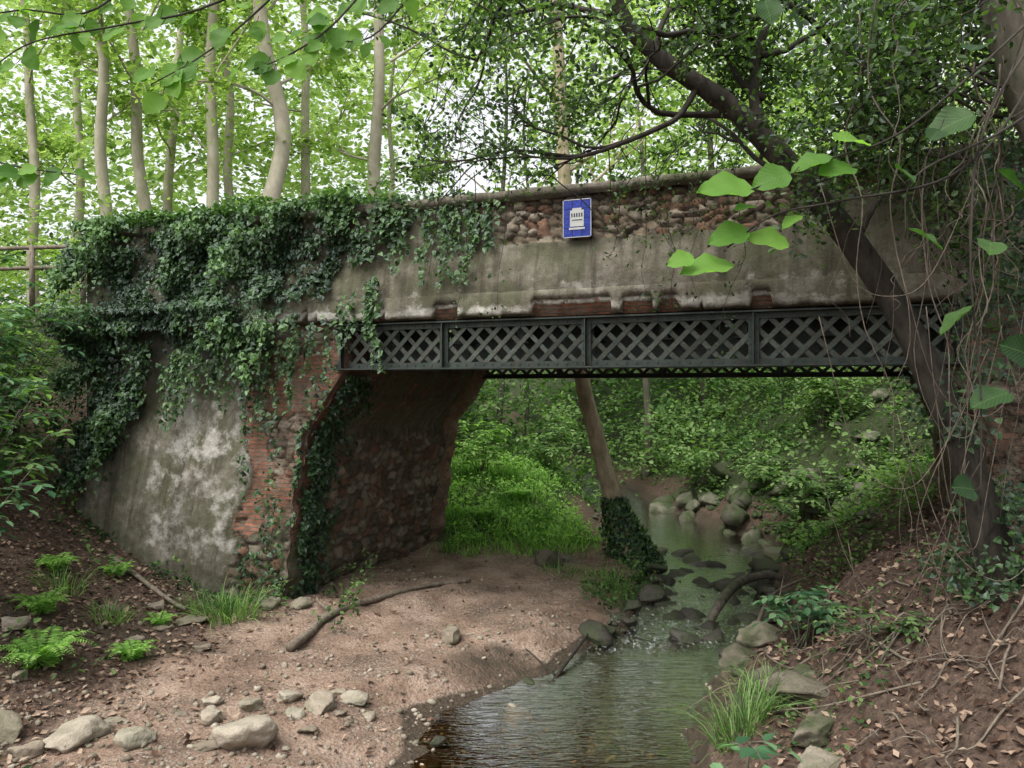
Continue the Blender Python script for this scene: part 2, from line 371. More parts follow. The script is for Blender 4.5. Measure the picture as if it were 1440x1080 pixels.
def patch(name,us,vs,pos,masks,nrm,rubcell=(.34,.2),seed=0,amp=.03,invert=False):
    Us,Vs=np.meshgrid(us,vs);u=Us.ravel();v=Vs.ravel()
    mk=masks(u,v)
    us_=rubcell[0]/.3 if rubcell[0]<.1 else 1.
    F1,F2,ID=voro(u+.3*rubcell[0]*fbm(u*3/max(us_,.15),v*3,2,seed+3),v+.1*fbm(u*3/max(us_,.15),v*3,2,seed+4),rubcell[0],rubcell[1],seed)
    edge=ss(.03,.22,F2-F1)
    wob=mk['rubble']+(fbm(u*5/max(us_,.15),v*5,3,seed+8)-.5)*.5
    rub=ss(.42,.55,wob)
    disp=(fbm(u*1.2/max(us_,.15),v*1.2,4,seed+1)-.5)*amp*2+(fbm(u*9/max(us_,.15),v*9,3,seed+2)-.5)*amp*.6+rub*(edge*.07*(.5+ID)-.07)-.03*ss(.5,.6,mk['brick'])
    P=pos(u,v)+nrm*disp[:,None]
    pal=np.array([[.28,.23,.17],[.20,.16,.115],[.33,.29,.23],[.25,.15,.105],[.15,.125,.10],[.38,.33,.26]])
    c=pal[(ID*5.999).astype(int)]*(.75+.5*h2(np.floor(ID*1e4),u*0,2))[:,None]
    mort=np.array([.12,.10,.075]);c=c*edge[:,None]+mort*(1-edge[:,None])
    n=len(us);I=(np.arange(len(vs)-1)[:,None]*n+np.arange(n-1)[None,:]).ravel()
    F=np.stack([I,I+1,I+1+n,I+n],1)
    if invert:F=F[:,::-1]
    return mesh_obj(name,P,F,mat_wall,bridge,{k:mk[k] for k in('brick','rubble','light','dirt_shade')},uv=np.stack([u*4.9 if us_<.5 else u,v],1),cols=c)
S0,S1=-7.,13.5
def m_par(u,v):
    rb=ss(.2,.9,u)*ss(6.3,4.6,u)*ss(6.02,6.12,v)+.0
    rb=np.maximum(rb*.62,.5*ss(6.42,6.5,v)*ss(7,5,u))
    bk=.42*ss(6.25,6.5,v)+.3*ss(6.52,6.6,v)*ss(6,5,u)
    return dict(rubble=rb,brick=bk,light=.08+.3*ss(5.6,5.4,v)+.2*ss(6.0,6.3,v)*ss(3.6,5,u),dirt_shade=.2+.6*ss(.8,-1.2,u)+.15*ss(6.6,6.78,v))  # darkening at the right end is shade painted into the colour, over general dirt
def pos_par(u,v): return B(u,-.16*ss(6.15,5.42,v),v)
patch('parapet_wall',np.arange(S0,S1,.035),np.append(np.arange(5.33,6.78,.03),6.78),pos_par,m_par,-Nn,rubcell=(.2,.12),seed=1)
def edge_s(z): 
    z=np.asarray(z,float)
    return np.interp(z,[-.6,.0,1.5,3.1,3.6,4.2,4.95],[9.1,9.0,8.75,8.55,8.15,7.72,7.72])+.11*(fbm(z*3,z*0+1.5,4,91)-.5)*ss(4.3,4.,z)*2
# concrete ledge: sloping top, crumbling nose
us=np.arange(S0,S1,.03)
ch=ss(.54,.57,fbm(us*1.7,us*0+3,4,6)+.25*(fbm(us*9,us*0,2,61)-.5))
lo=4.975+.05*fbm(us*3.5,us*0,5,4)+.13*ch
off=-.225-.03*(fbm(us*3.,us*0,4,9)-.5)*2+.07*ch
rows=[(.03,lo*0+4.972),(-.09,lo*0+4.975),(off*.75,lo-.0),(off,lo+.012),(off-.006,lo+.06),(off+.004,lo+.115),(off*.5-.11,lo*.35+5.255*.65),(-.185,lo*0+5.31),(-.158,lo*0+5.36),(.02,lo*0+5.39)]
Vv=[];uu=[];vv=[];li=[];bk=[]
for i,(d,z) in enumerate(rows):
    k=.022 if 1<i<8 else .006
    Vv.append(B(us,np.broadcast_to(d,us.shape)+k*(fbm(us*8,us*0+i*1.1,3,40)-.5)*2,z+k*(fbm(us*11,us*0+i*1.3,3,43)-.5)*(1 if i<7 else .3)))
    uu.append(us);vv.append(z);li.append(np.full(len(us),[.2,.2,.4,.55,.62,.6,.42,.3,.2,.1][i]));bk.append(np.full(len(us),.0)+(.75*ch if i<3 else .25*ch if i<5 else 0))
Vv=np.concatenate(Vv);uu=np.concatenate(uu);vv=np.concatenate(vv);li=np.concatenate(li);bk=np.concatenate(bk)
n=len(us);I=(np.arange(len(rows)-1)[:,None]*n+np.arange(n-1)[None,:]).ravel()
mesh_obj('concrete_ledge',Vv,np.stack([I,I+1,I+1+n,I+n],1),mat_wall,bridge,{'brick':bk,'rubble':uu*0,'light':li-.5*ss(.5,-1,uu),'dirt_shade':.1+.5*ss(.5,-1,uu)+.4*ss(.48,.62,fbm(uu*1.3,uu*0,4,66))},uv=np.stack([uu,vv],1),cols=np.zeros((len(uu),3)))  # right end darker and less pale as painted shade; noise patches are dirt
us=np.arange(S0,S1,.06)
cop=[(-.03,6.75),(-.12,6.79),(-.13,6.88),(-.08,6.91),(.38,6.92),(.44,6.88),(.43,6.79),(.35,6.75)]
Vv=np.concatenate([B(us,d+.04*(fbm(us*3,us*0+i,3,i)-.5),z+.05*(fbm(us*2,us*0+i*.3,4,31)-.5)) for i,(d,z) in enumerate(cop)])
n=len(us);I=(np.arange(len(cop)-1)[:,None]*n+np.arange(n-1)[None,:]).ravel();uu=np.tile(us,len(cop));vv=np.repeat(np.linspace(6.7,6.95,len(cop)),n)
mesh_obj('coping',Vv,np.stack([I,I+1,I+1+n,I+n],1),mat_wall,bridge,{'brick':uu*0+.15,'rubble':uu*0,'light':uu*0+.2,'dirt_shade':uu*0+.3+.5*ss(.5,-1,uu)},uv=np.stack([uu,vv],1),cols=np.zeros((len(uu),3)))  # extra darkening at the right end is painted shade
def psL(u,v):
    es=edge_s(v);return es+(13.6-es)*u
def posL(u,v):
    s=psL(u,v)
    d=-.42*ss(4.4,-.3,v)*ss(9.6,10.4,s)-.12*ss(4.4,0,v)-.0
    d=d+ .12*ss(9.7,9.95,s)*ss(2.5,4,v)
    return B(s,d,v)
def mL(u,v):
    s=psL(u,v);q=9.85+.12*np.sin(v*2.)+.4*(fbm(v*2,v*0,3,2)-.5)
    inq=ss(q+.08,q-.08,s)
    bk=.74*inq*ss(1.0,1.7,v)*ss(5,4.6,v)
    rb=.85*inq*ss(1.5,.9,v)+.7*ss(1.1,.4,v)*(1-inq)*.6+.2*inq
    rb=np.where((inq>.5)&(fbm(s*2.4,v*2.4,3,77)>.58),.55,rb*.95)
    return dict(rubble=rb,brick=bk,light=.10+.38*(1-inq)*ss(.4,1.2,v)*ss(4.6,3.6,v)*ss(12.6,11.6,s)+.15*inq,dirt_shade=.08+.35*ss(12,13,s)+.3*ss(1.3,.0,v)+.35*ss(.5,.66,fbm(s*1.2,v*.6,4,79))*(1-inq))
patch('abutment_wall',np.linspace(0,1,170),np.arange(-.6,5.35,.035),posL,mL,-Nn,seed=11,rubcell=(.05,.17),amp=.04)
def posI(u,v): return B(edge_s(v),u,v)
def mI(u,v):
    bk=.75*ss(.8,.3,u)*ss(.8,1.6,v)+.66*ss(4.7,5.4,u)+.4*ss(3,3.6,v)
    rb=.58*ss(3.9,2.6,v)*ss(.1,.8,u)+.0*u
    rb=np.where(bk>.6,rb*.7,rb)
    return dict(rubble=rb,brick=bk,light=0*u-.1,dirt_shade=.42+.25*ss(3,4.2,v)-.25*ss(5,5.8,u)+0*u)  # tone gets darker towards the top and paler at the far edge
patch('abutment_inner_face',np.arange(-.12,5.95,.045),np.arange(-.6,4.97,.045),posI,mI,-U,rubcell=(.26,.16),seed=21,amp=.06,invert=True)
def posR(u,v): return B(-1.1-.4*ss(4.2,3.2,v)+0*u,u,v)
patch('abutment_inner_face_right',np.arange(-.1,5.95,.06),np.arange(-.6,4.97,.06),posR,lambda u,v:dict(rubble=.6+0*u,brick=.5*ss(3,4,v),light=0*u,dirt_shade=.5+0*u),U,seed=31)
def posRF(u,v): return B(-1.1-.4*ss(4.2,3.2,v)-6*u,0*u-.02,v)
patch('abutment_wall_right',np.linspace(0,1,120),np.arange(-.6,5.35,.05),posRF,lambda u,v:dict(rubble=.5+0*u,brick=.55*ss(.5,.1,u),light=0*u,dirt_shade=.5+0*u),-Nn,seed=41,rubcell=(.05,.2),invert=True)
mb=MB()
m=M('old_concrete_dark');v_=m.coord('Object');n_=m.noise(v_,4,7,.65);mat_conc=m.done(m.bsdf(m.ramp(n_,[(.3,(.05,.045,.038)),(.7,(.16,.145,.12))]),.9,m.bump(n_,.5,.03),.2))
def bbox(mb,s0,s1,d0,d1,z0,z1,a=0.):
    cc=B(np.array((s0+s1)/2),np.array((d0+d1)/2),np.array((z0+z1)/2));box(mb,cc,U*(s1-s0)/2,Nn*(d1-d0)/2,Z*(z1-z0)/2,a)
bbox(mb,S0,S1,.3,5.6,5.02,5.8)
bbox(mb,S0,S1-.003,5.6,5.95,4.97,6.85)
bbox(mb,S0,S1-.02,.10,.34,5.4,6.76)
bbox(mb,9.3,13.45,.12,5.6,-.5,5.0)
bbox(mb,13.45,13.6,-.1,5.8,-.5,6.74)
bbox(mb,-7,-1.7,.2,5.6,-.5,5.0)
mb.build('deck_and_core',mat_conc,bridge,smooth=False)
m=M('painted_iron');v_=m.coord('Object');n_=m.noise(v_,5,7,.7);n4=m.noise(v_,25,4,.6)
ic=m.ramp(n_,[(.35,(.010,.018,.015)),(.6,(.032,.047,.04))]);ic=m.mix(m.ramp(n4,[(.52,0.),(.7,.7)]),ic,(.07,.04,.022));mat_iron=m.done(m.bsdf(ic,.55,m.bump(n4,.3,.01),.4))
m=M('painted_iron_bars');v_=m.coord('Object');n_=m.noise(v_,6,7,.7);n4=m.noise(v_,30,4,.6)
ic=m.ramp(m.math('ADD',m.math('MULTIPLY',n_,.7),m.math('MULTIPLY',m.attr('rnd'),.3)),[(.3,(.02,.032,.027)),(.7,(.085,.105,.09))]);ic=m.mix(m.ramp(n4,[(.48,0.),(.62,.75)]),ic,(.065,.04,.024));mat_bars=m.done(m.bsdf(ic,.6,m.bump(n4,.3,.01),.3))
def girder(d,z0,z1,s0,s1,tag):
    fl=MB();ba=MB()
    bbox(fl,s0,s1,d-.14,d+.14,z0,z0+.022);bbox(fl,s0,s1,d-.14,d+.14,z1-.022,z1)
    bbox(fl,s0,s1,d-.03,d-.012,z0+.024,z0+.105);bbox(fl,s0,s1,d-.03,d-.012,z1-.105,z1-.024)
    bbox(fl,s0,s1,d+.012,d+.03,z0+.024,z0+.105);bbox(fl,s0,s1,d+.012,d+.03,z1-.105,z1-.024)
    H=z1-z0-.06;sp=.30
    x=s0-H
    while x<s1:
        for sg in(1,-1):
            a0,a1=(x,x+H) if sg>0 else (x+H,x)
            za,zb=z0+.03,z1-.03
            lo_,hi_=s0+.03,s1-.03
            t0,t1=0.,1.
            ta=(lo_-a0)/(a1-a0);tb=(hi_-a0)/(a1-a0)
            t0=max(t0,min(ta,tb));t1=min(t1,max(ta,tb))
            if t1-t0<.05: continue
            p=B(np.array(a0+(a1-a0)*t0),np.array(d+sg*.006),np.array(za+(zb-za)*t0));q=B(np.array(a0+(a1-a0)*t1),np.array(d+sg*.006),np.array(za+(zb-za)*t1))
            ax=(q-p)/2;L=np.linalg.norm(ax);pd=np.cross(ax/L,Nn)
            box(ba,(p+q)/2,ax,pd*.034,Nn*.0045,rng.random())
        x+=sp
    for sv in (s0+.12,1.24,5.93,3.6,s1-.15):
        bbox(fl,sv-.07,sv+.07,d-.045,d-.031,z0+.03,z1-.03)
        bbox(fl,sv-.008,sv+.008,d-.13,d-.046,z0+.03,z1-.03)
        for zz in np.arange(z0+.08,z1-.05,.11):
            for ds in(-.045,.045): bbox(fl,sv+ds-.011,sv+ds+.011,d-.058,d-.0455,zz-.011,zz+.011)
    for sv in np.arange(s0+.1,s1,.15):
        for zz in(z0+.065,z1-.065): bbox(fl,sv-.012,sv+.012,d-.042,d-.0305,zz-.012,zz+.012)
    g=empty(tag);g.parent=bridge
    fl.build('flanges',mat_iron,g,False);ba.build('lattice_bars',mat_bars,g,False)
girder(.0,4.2,4.95,-1.3,7.95,'lattice_girder_front')
girder(5.7,4.12,4.9,-1.3,7.95,'lattice_girder_back')
mb=MB()
for sv in np.arange(-.8,8.,1.1):
    bbox(mb,sv-.06,sv+.06,.15,5.55,4.62,5.02);bbox(mb,sv-.12,sv+.12,.15,5.55,4.60,4.618)
bbox(mb,-1.3,8.2,.6,.64,4.2,5.015)  # lengthwise dark plate behind the front lattice, standing in for shade in its openings
mb.build('cross_beams_dark_backing',mat_iron,bridge,False)
sign=empty('ceramic_tile_sign')
m=M('sign_blue');mat_bl=m.done(m.bsdf(m.mix(m.ramp(m.noise(m.coord('Object'),30,4,.6),[(.4,0.),(.6,1.)]),(.008,.018,.17),(.02,.045,.34)),.3,None,.4))
m=M('sign_white');mat_wh=m.done(m.bsdf(m.mix(m.noise(m.coord('Object'),18,4,.6),(.36,.37,.36),(.55,.56,.54)),.3,None,.4))
m=M('sign_ink');mat_ink=m.done(m.bsdf((.03,.035,.06),.4))
cs,cz=3.72,6.39;mbs=MB();mbw=MB();mbi=MB()
tw=.145
for i in range(3):
    for j in range(4):
        s0_=cs-1.5*tw+i*tw;z0_=cz-2*tw*.97+j*tw*.97
        bbox(mbs,s0_+.003,s0_+tw-.003,-.105,-.06,z0_+.003,z0_+tw*.97-.003)
bbox(mbw,cs-.105,cs+.105,-.112,-.1065,cz-.12,cz+.12)
bbox(mbw,cs-.07,cs+.07,-.112,-.1065,cz+.121,cz+.15)
bbox(mbw,cs-.12,cs+.12,-.1125,-.1067,cz-.165,cz-.135)
for k in range(5):
    bbox(mbi,cs-.085+k*.038,cs-.066+k*.038,-.116,-.113,cz+.02,cz+.075)
bbox(mbi,cs-.08,cs+.08,-.116,-.113,cz-.03,cz-.02)
for a_ in(-.217,.207): bbox(mbw,cs+a_,cs+a_+.01,-.1085,-.1056,cz-.27,cz+.27)
for a_ in(-.28,.27): bbox(mbw,cs-.202,cs+.202,-.1085,-.1056,cz+a_,cz+a_+.01)
mbs.build('blue_tiles',mat_bl,sign,False);mbw.build('white_panel',mat_wh,sign,False);mbi.build('lettering',mat_ink,sign,False)
# ---------------------------------------------------------------- ivy on the wall
def ivy():
    N=90000
    s=rng.uniform(5.4,14.2,N);z=rng.uniform(1.2,7.15,N)
    zl=np.interp(s,[5.4,6.2,7,7.7,8.5,9.3,10,10.6,11.2,12,12.7,13.5,15],[6.8,6.4,5.75,5.25,4.9,4.4,4.0,4.5,4.7,4.1,2.7,1.6,1.4])
    zz=z-zl+(fbm(s*2.2,z*.7,4,51)-.5)*2.4
    dens=ss(-.15,.6,zz)*(.12+.88*ss(.34,.54,fbm(s*2.5,z*2.5,3,52)))
    dens*=np.where((s<7.4),.5*ss(5.4,7.4,s)+.12,1)
    top=7.0+.18*(fbm(s*1.5,s*0,3,53)-.3)*ss(6,8,s)
    dens*=(z<top)
    k=rng.random(N)<dens
    s=s[k];z=z[k];th=np.maximum(fbm(s*1.5,z*1.5,4,54)-.32,0);thick=.06+1.25*th*ss(6,9,s)
    q=rng.random(len(s))**.6
    d=-.05-.2*ss(5.5,5.3,z)*ss(4.8,5,z)-thick*q-.16*ss(6.1,5.4,z)*(z>5.3)-.3*ss(4,1.5,z)*(s>10)
    P=B(s,d,z);Nr=-Nn+rng.normal(size=P.shape)*.55+np.array([0,0,.45])
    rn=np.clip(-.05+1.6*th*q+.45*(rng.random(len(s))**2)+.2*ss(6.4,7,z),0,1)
    n2=5000;s2=rng.uniform(6.3,13.8,n2);d2=rng.uniform(-.35,.5,n2);z2=6.93+rng.random(n2)*(.05+.4*fbm(s2*1.5,d2,3,8))
    k=rng.random(n2)<ss(6.3,8.5,s2);P2=B(s2,d2,z2)[k];N2=rng.normal(size=P2.shape)*.6+np.array([0,0,1.])
    n3=3600;q=rng.random(n3);z3=4.1-4.0*q;d3=np.abs(.25+.35*rng.normal(size=n3)+.25*(fbm(z3*2,z3*0,3,61)-.5)*2)
    k=rng.random(n3)<.15+.85*ss(.4,.6,fbm(d3*2.5,z3*2.2,3,62));d3=d3[k];z3=z3[k]
    P3=B(edge_s(z3)-.05-.12*rng.random(len(z3)),d3,z3);N3=-U+rng.normal(size=P3.shape)*.6-.4*Nn+np.array([0,0,.3])
    n4=2000;s4=8.0+1.9*rng.random(n4);z4=.3+4.6*rng.random(n4);k=rng.random(n4)<ss(.5,.62,fbm(s4*2.2,z4*1.2,3,64))*.8;s4=s4[k];z4=z4[k]
    s4=np.maximum(s4,edge_s(z4));P4=B(s4,-.17-.1*rng.random(len(s4)),z4);N4=-Nn+rng.normal(size=P4.shape)*.5+np.array([0,0,.3])
    P5=[]
    for i in range(80):
        s0=rng.uniform(4.9,12.5);z0=rng.uniform(6.6,6.95) if s0<7 else np.interp(s0,[7,8,9.5,10.5,12.5],[5.5,4.9,4.2,4.8,3.6])+.2
        L=rng.uniform(.3,1.5);sx=s0;m_=int(L*34)
        for j in range(m_):
            sx+=rng.normal()*.018;zc=z0-L*j/m_
            dd=-.07 if zc>6.1 else (-.25 if zc>4.97 else -.22 -.2*(s0>10)*ss(4,1.5,zc))
            P5.append(B(np.array(sx+.03*rng.normal()),np.array(dd-.05*rng.random()),np.array(zc)))
    P5=np.array(P5);N5=-Nn+rng.normal(size=P5.shape)*.5+np.array([0,0,.3])
    P=np.vstack([P,P2,P3,P4,P5]);Nr=np.vstack([Nr,N2,N3,N4,N5]);rn=np.concatenate([rn,.5+.5*rng.random(len(P2)),.45*rng.random(len(P3)),.7*rng.random(len(P4)),.2+.6*rng.random(len(P5))])
    ax=rng.normal(size=P.shape)*.6+np.array([0,0,-1.])
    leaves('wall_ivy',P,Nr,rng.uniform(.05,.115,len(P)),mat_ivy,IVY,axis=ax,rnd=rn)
ivy()
# ---------------------------------------------------------------- branching helper
def grow(mb,p,d,L,r,depth,tips,spread=.6,up=.15,nseg=4,kids=3,seg=5,sway=.18,minr=.004):
    p=np.array(p,float);d=np.array(d,float);d/=np.linalg.norm(d);P=[p.copy()]
    for i in range(nseg):
        d=d+rng.normal(size=3)*sway+np.array([0,0,up*.3]);d/=np.linalg.norm(d);p=p+d*L/nseg;P.append(p.copy())
    tube(mb,P,[r,max(minr,r*.45)],seg,2)
    if depth==0:
        tips+=P[1:];return
    for k in range(kids):
        t=.35+.65*(k+rng.random())/kids;i=min(nseg-1,int(t*nseg));q=P[i]+(P[i+1]-P[i])*(t*nseg-i)
        nd=d+rng.normal(size=3)*spread+np.array([0,0,up]);grow(mb,q,nd,L*rng.uniform(.5,.75),max(minr,r*.5),depth-1,tips,spread,up,nseg,kids,max(3,seg-1),sway,minr)
    if depth==1: tips+=P[2:]
def cloud(tips,n,rad,flat=.7):
    tips=np.array(tips);i=rng.integers(0,len(tips),n);o=rng.normal(size=(n,3))*rad*np.array([1,1,flat]);return tips[i]+o
def plane_tree(x,y,r,H,lean=(0,0),bark=mat_barkp,leafm=mat_bg,n=1500,size=.27,low=.35,name='plane_tree'):
    e=empty(name);mb=MB();z0=float(T(np.array(x),np.array(y)))-.2
    k=7;P=[[x+lean[0]*t+.12*rng.normal()*(t>0)*(t<1),y+lean[1]*t+.1*rng.normal()*(t>0),z0+H*t] for t in np.linspace(0,1,k)]
    C=tube(mb,P,[r*1.15,r,r*.9,r*.8,r*.7,r*.5,r*.3],9,4,.04)
    tips=[]
    for j in range(8):
        t=low+(1-low)*(j+rng.random())/8;q=C[int(t*(len(C)-1))];a=rng.random()*6.28
        grow(mb,q,[math.cos(a),math.sin(a),.55],H*.2*rng.uniform(.7,1.3),r*.22,1,tips,.5,.12,4,3,5)
    mb.build('trunk_and_limbs',bark,e)
    P=cloud(tips,n,.32,.45);P=P[P[:,2]>z0+H*.22]
    leaves('foliage',P,rng.normal(size=P.shape)*.55+np.array([0,-.3,.8]),rng.uniform(.6,1.2,len(P))*size,leafm,OVAL,e,rnd=np.clip(rng.random(len(P))*.6+rng.random()*.4,0,1))
    return e
for (x,y,r,H,l) in [(-15.6,26,.17,15,(-.6,0)),(-12.1,24,.19,16,(-.7,0)),(-11.5,25.5,.2,17,(-1.0,0)),(-9.2,24.2,.19,16,(.1,0)),(-9.7,28,.17,17,(-.6,0)),
    (-6.5,22.2,.25,16,(-.9,0)),(-7.6,30,.2,17,(-.5,0)),(-4.15,25,.22,17,(-.1,.2)),(-13.5,31,.2,17,(.5,0)),(-18,33,.2,17,(0,0)),(-5.6,36,.14,16,(.3,0))]:
    plane_tree(x,y,r,H,l)
for (x,y,r,H,l) in [(-.6,33,.12,17,(.3,0)),(.7,36,.11,18,(0,0)),(5.2,31,.15,15,(-.3,0)),(8.2,34,.2,15,(.6,0)),(11,29,.18,14,(.4,0)),(3.4,40,.2,16,(0,0)),(14,36,.2,15,(0,0))]:
    plane_tree(x,y,r,H,l,mat_barkg,mat_mid if x>4 else mat_bg,1300 if x>1 else 350,.26,.35 if x>1 else .7,'forest_tree')
e_=empty('leaning_stream_tree');mb=MB()
C=tube(mb,[[2.85,18.1,-.3],[2.6,18.1,.35],[2.25,18.3,1.6],[1.9,18.5,3.0],[1.62,18.6,4.2],[1.4,18.8,6.5],[1.25,19,9],[1.1,19.2,12.5],[.9,19.3,16]],[.34,.25,.2,.19,.18,.17,.16,.13,.08],12,4,.05)
tips=[]
for j in range(8):
    q=C[int(len(C)*(.55+.05*j))];a=rng.random()*6.28;grow(mb,q,[math.cos(a),math.sin(a),.4],2.4,.05,1,tips,.5,.1,4,3,5)
mb.build('trunk_and_limbs',barkmat('bark_tan',(.19,.155,.09),(.42,.35,.24),7,.3,(.14,.14,.07)),e_)
P=cloud(tips,800,.4);leaves('foliage',P,rng.normal(size=P.shape)+np.array([0,0,.6]),rng.uniform(.08,.18,len(P)),mat_bg,OVAL,e_)
n=3000;q=rng.random(n)**1.4;z=-.1+1.5*q;cx=np.interp(z,[-.3,.35,1.6],[2.95,2.65,2.25]);a=rng.random(n)*6.28;rr=(.55-.33*q)*rng.uniform(.6,1.25,n)*(.8+.5*fbm(a*1.5,z*3,3,8))
P=np.stack([cx+rr*np.cos(a),18.2+rr*np.sin(a),z],1);leaves('ivy_at_foot',P,np.stack([np.cos(a),np.sin(a),.3+0*a],1)+rng.normal(size=P.shape)*.4,rng.uniform(.06,.13,n),mat_ivy,IVY,e_,rnd=rng.random(n)*.85)
def sprays(name,nc,per,xr,yr,zr,rad,size,mat,flat=.28,rel=False,gap=None,seed=0,thr=.42,fs=.25,br=(.0,1.)):
    x=rng.uniform(*xr,nc);y=rng.uniform(*yr,nc);z=rng.uniform(*zr,nc)
    f=.5*fbm(x*fs,z*fs*1.3,3,seed)+.5*fbm(y*fs+3,z*fs+x*.1,3,seed+7);k=f>thr
    if gap is not None:k&=gap(x,y,z)
    x,y,z=x[k],y[k],z[k];m_=len(x)
    if rel:z=T(x,y)+z
    rr=rad*rng.uniform(.5,1.4,m_);til=rng.normal(size=(m_,2))*.35
    i=np.repeat(np.arange(m_),per);o=rng.normal(size=(len(i),3))*np.array([1,1,flat])*rr[i][:,None]*.6
    o[:,2]+=o[:,0]*til[i,0]+o[:,1]*til[i,1]-.12*(o[:,0]**2+o[:,1]**2)/rr[i]
    P=np.stack([x,y,z],1)[i]+o;Nr=np.stack([-til[i,0],-til[i,1]-.25,np.ones(len(i))],1)+rng.normal(size=P.shape)*.42
    rb=br[0]+(br[1]-br[0])*rng.random(m_);rn=np.clip(.6*rb[i]+.4*rng.random(len(i))+.25*o[:,2]/rad,0,1)
    leaves(name,P,Nr,rng.uniform(.6,1.25,len(P))*size,mat,OVAL,rnd=rn)
gp=lambda x,y,z: rng.random(len(x))>.97*np.exp(-(((x+.8)/4.3)**4+((z-12-.25*(y-30))/6.5)**4))
sprays('forest_canopy',2250,34,(-34,30),(31,52),(6.5,25),1.5,.42,mat_far,gap=gp,seed=101,thr=.38)
sprays('forest_edge_foliage',420,34,(-20,12),(21,30),(7.2,17),.9,.2,mat_bg,gap=gp,seed=105,thr=.44)
sprays('forest_understory',480,34,(-28,26),(33,50),(.2,4.5),1.4,.36,mat_mid,.4,True,None,111,.3)
sprays('streamside_thicket',340,30,(-4,16),(27,36),(.2,3.2),.8,.2,mat_herb,.4,True,None,121,.38,.5)
sprays('hedge_behind_bridge',260,30,(-20,-3),(20.5,30),(.3,2.6),.7,.17,mat_bg,.4,True,None,131,.4,.5,(0,.7))
sprays('understory_right',330,30,(6,22),(20,32),(.6,9),.8,.17,mat_mid,.35,True,None,141,.44,.5)
sprays('left_bank_shrubs',150,46,(-13.5,-9.0),(12.3,17.4),(.2,2.2),.55,.12,mat_mid,.45,True,None,151,.2,.5)
# ---------------------------------------------------------------- ground cover
def cover(name,n,xr,yr,mask,size,mat,hgt=.35,tpl=OVAL,nz=.9,ax=None):
    x=rng.uniform(*xr,n);y=rng.uniform(*yr,n);e,w=chan(x,y);mk=mask(x,y,e,w)
    k=rng.random(n)<mk;x,y=x[k],y[k];cl=fbm(x*1.3,y*1.3,3,71);hh=hgt*np.maximum(cl-.25,.05)*2.6
    q=rng.random(len(x))
    z=T(x,y)+.02+q*hh
    P=np.stack([x,y,z],1);A=None
    if ax=='up':A=rng.normal(size=P.shape)*.35+np.array([0,0,1.]);Nr=rng.normal(size=P.shape)*np.array([1,1,.2])
    else:Nr=rng.normal(size=P.shape)*.55+np.array([0,0,nz])
    if ax=='up':P[:,2]=T(P[:,0],P[:,1])-.02
    if ax=='flat':P[:,2]=T(P[:,0],P[:,1])+.012+.03*rng.random(len(P));Nr=rng.normal(size=P.shape)*.4+np.array([0,0,1.])
    rn=None if hgt<.05 else np.clip(.5*q+.6*rng.random(len(x))-.15+1.3*(cl-.5),0,1)
    leaves(name,P,Nr,rng.uniform(.6,1.3,len(P))*size,mat,tpl,axis=A,rnd=rn)
def inbridge(x,y):
    s,d=sd(x,y);return (d>-.35)&(d<6)&(s>8.6)
cover('grass_bank',15000,(-3,3.2),(18.2,27),lambda x,y,e,w:ss(.6,1.9,-e-w-1.0+1.3*(fbm(x*1.1,y*1.1,3,5)))*(e<0)*(~inbridge(x,y))*(.35+.65*ss(.38,.5,fbm(x*1.6,y*1.6,3,6))),.11,mat_grass,.42)
cover('grass_blades',9000,(-3,3.2),(17.5,27),lambda x,y,e,w:ss(.5,1.8,-e-w-.5)*(e<0)*(~inbridge(x,y))*(.2+.8*ss(.42,.52,fbm(x*1.2,y*1.2,3,9))),.36,mat_grass,.1,BLADE,ax='up')
cover('bank_herbs',46000,(3,16),(16.5,36),lambda x,y,e,w:ss(.2,1.0,e-w)*(.3+.7*ss(.40,.53,fbm(x*.8,y*.8,3,15)))*(~inbridge(x,y)),.14,mat_herb,.6)
cover('left_bank_herbs',12000,(-14,-4),(6,17),lambda x,y,e,w:ss(.5,.58,fbm(x*.9,y*.9,3,25))*ss(-4.5,-6.5,x)*(~inbridge(x,y)),.09,mat_mid,.45)
cover('far_bank_herbs',7000,(-6,4),(25,36),lambda x,y,e,w:(e<-w-.5)*1.*ss(.35,.5,fbm(x,y,2,27)),.18,mat_herb,.7)
cover('wall_foot_plants',10000,(-9,-2.5),(12,16.5),lambda x,y,e,w:np.where(inbridge(x,y),0,ss(-1.3,-.4,sd(x,y)[1])*ss(.42,.54,fbm(x*1.5,y*1.5,3,29))),.08,mat_mid,.5)
cover('fallen_leaves',56000,(-13,13),(5,19),lambda x,y,e,w:np.where(e>0,ss(.2,1.0,e-w)*1.,ss(-3.6,-6.,x-.15*(y-9))*.9+.05*(e<-w)+.06*ss(11,9,y))*(~inbridge(x,y)),.095,mat_litter,0,KITE,ax='flat')
cover('right_bank_plants',5000,(2.5,8),(7,14),lambda x,y,e,w:ss(.3,.8,e-w)*ss(.57,.65,fbm(x*1.4,y*1.4,3,35)),.065,mat_mid,.3)
cover('right_abutment_plants',9000,(4.5,11),(13,21),lambda x,y,e,w:ss(.2,.6,e-w)*ss(.43,.55,fbm(x*1.2,y*1.2,3,36)),.09,mat_herb,.5)
cover('streamside_plants',6000,(-1,3.4),(14.5,19),lambda x,y,e,w:ss(.9,.2,np.abs(-e-w-.35))*(e<0)*ss(.4,.55,fbm(x*1.5,y*1.5,3,37)),.08,mat_mid,.4)
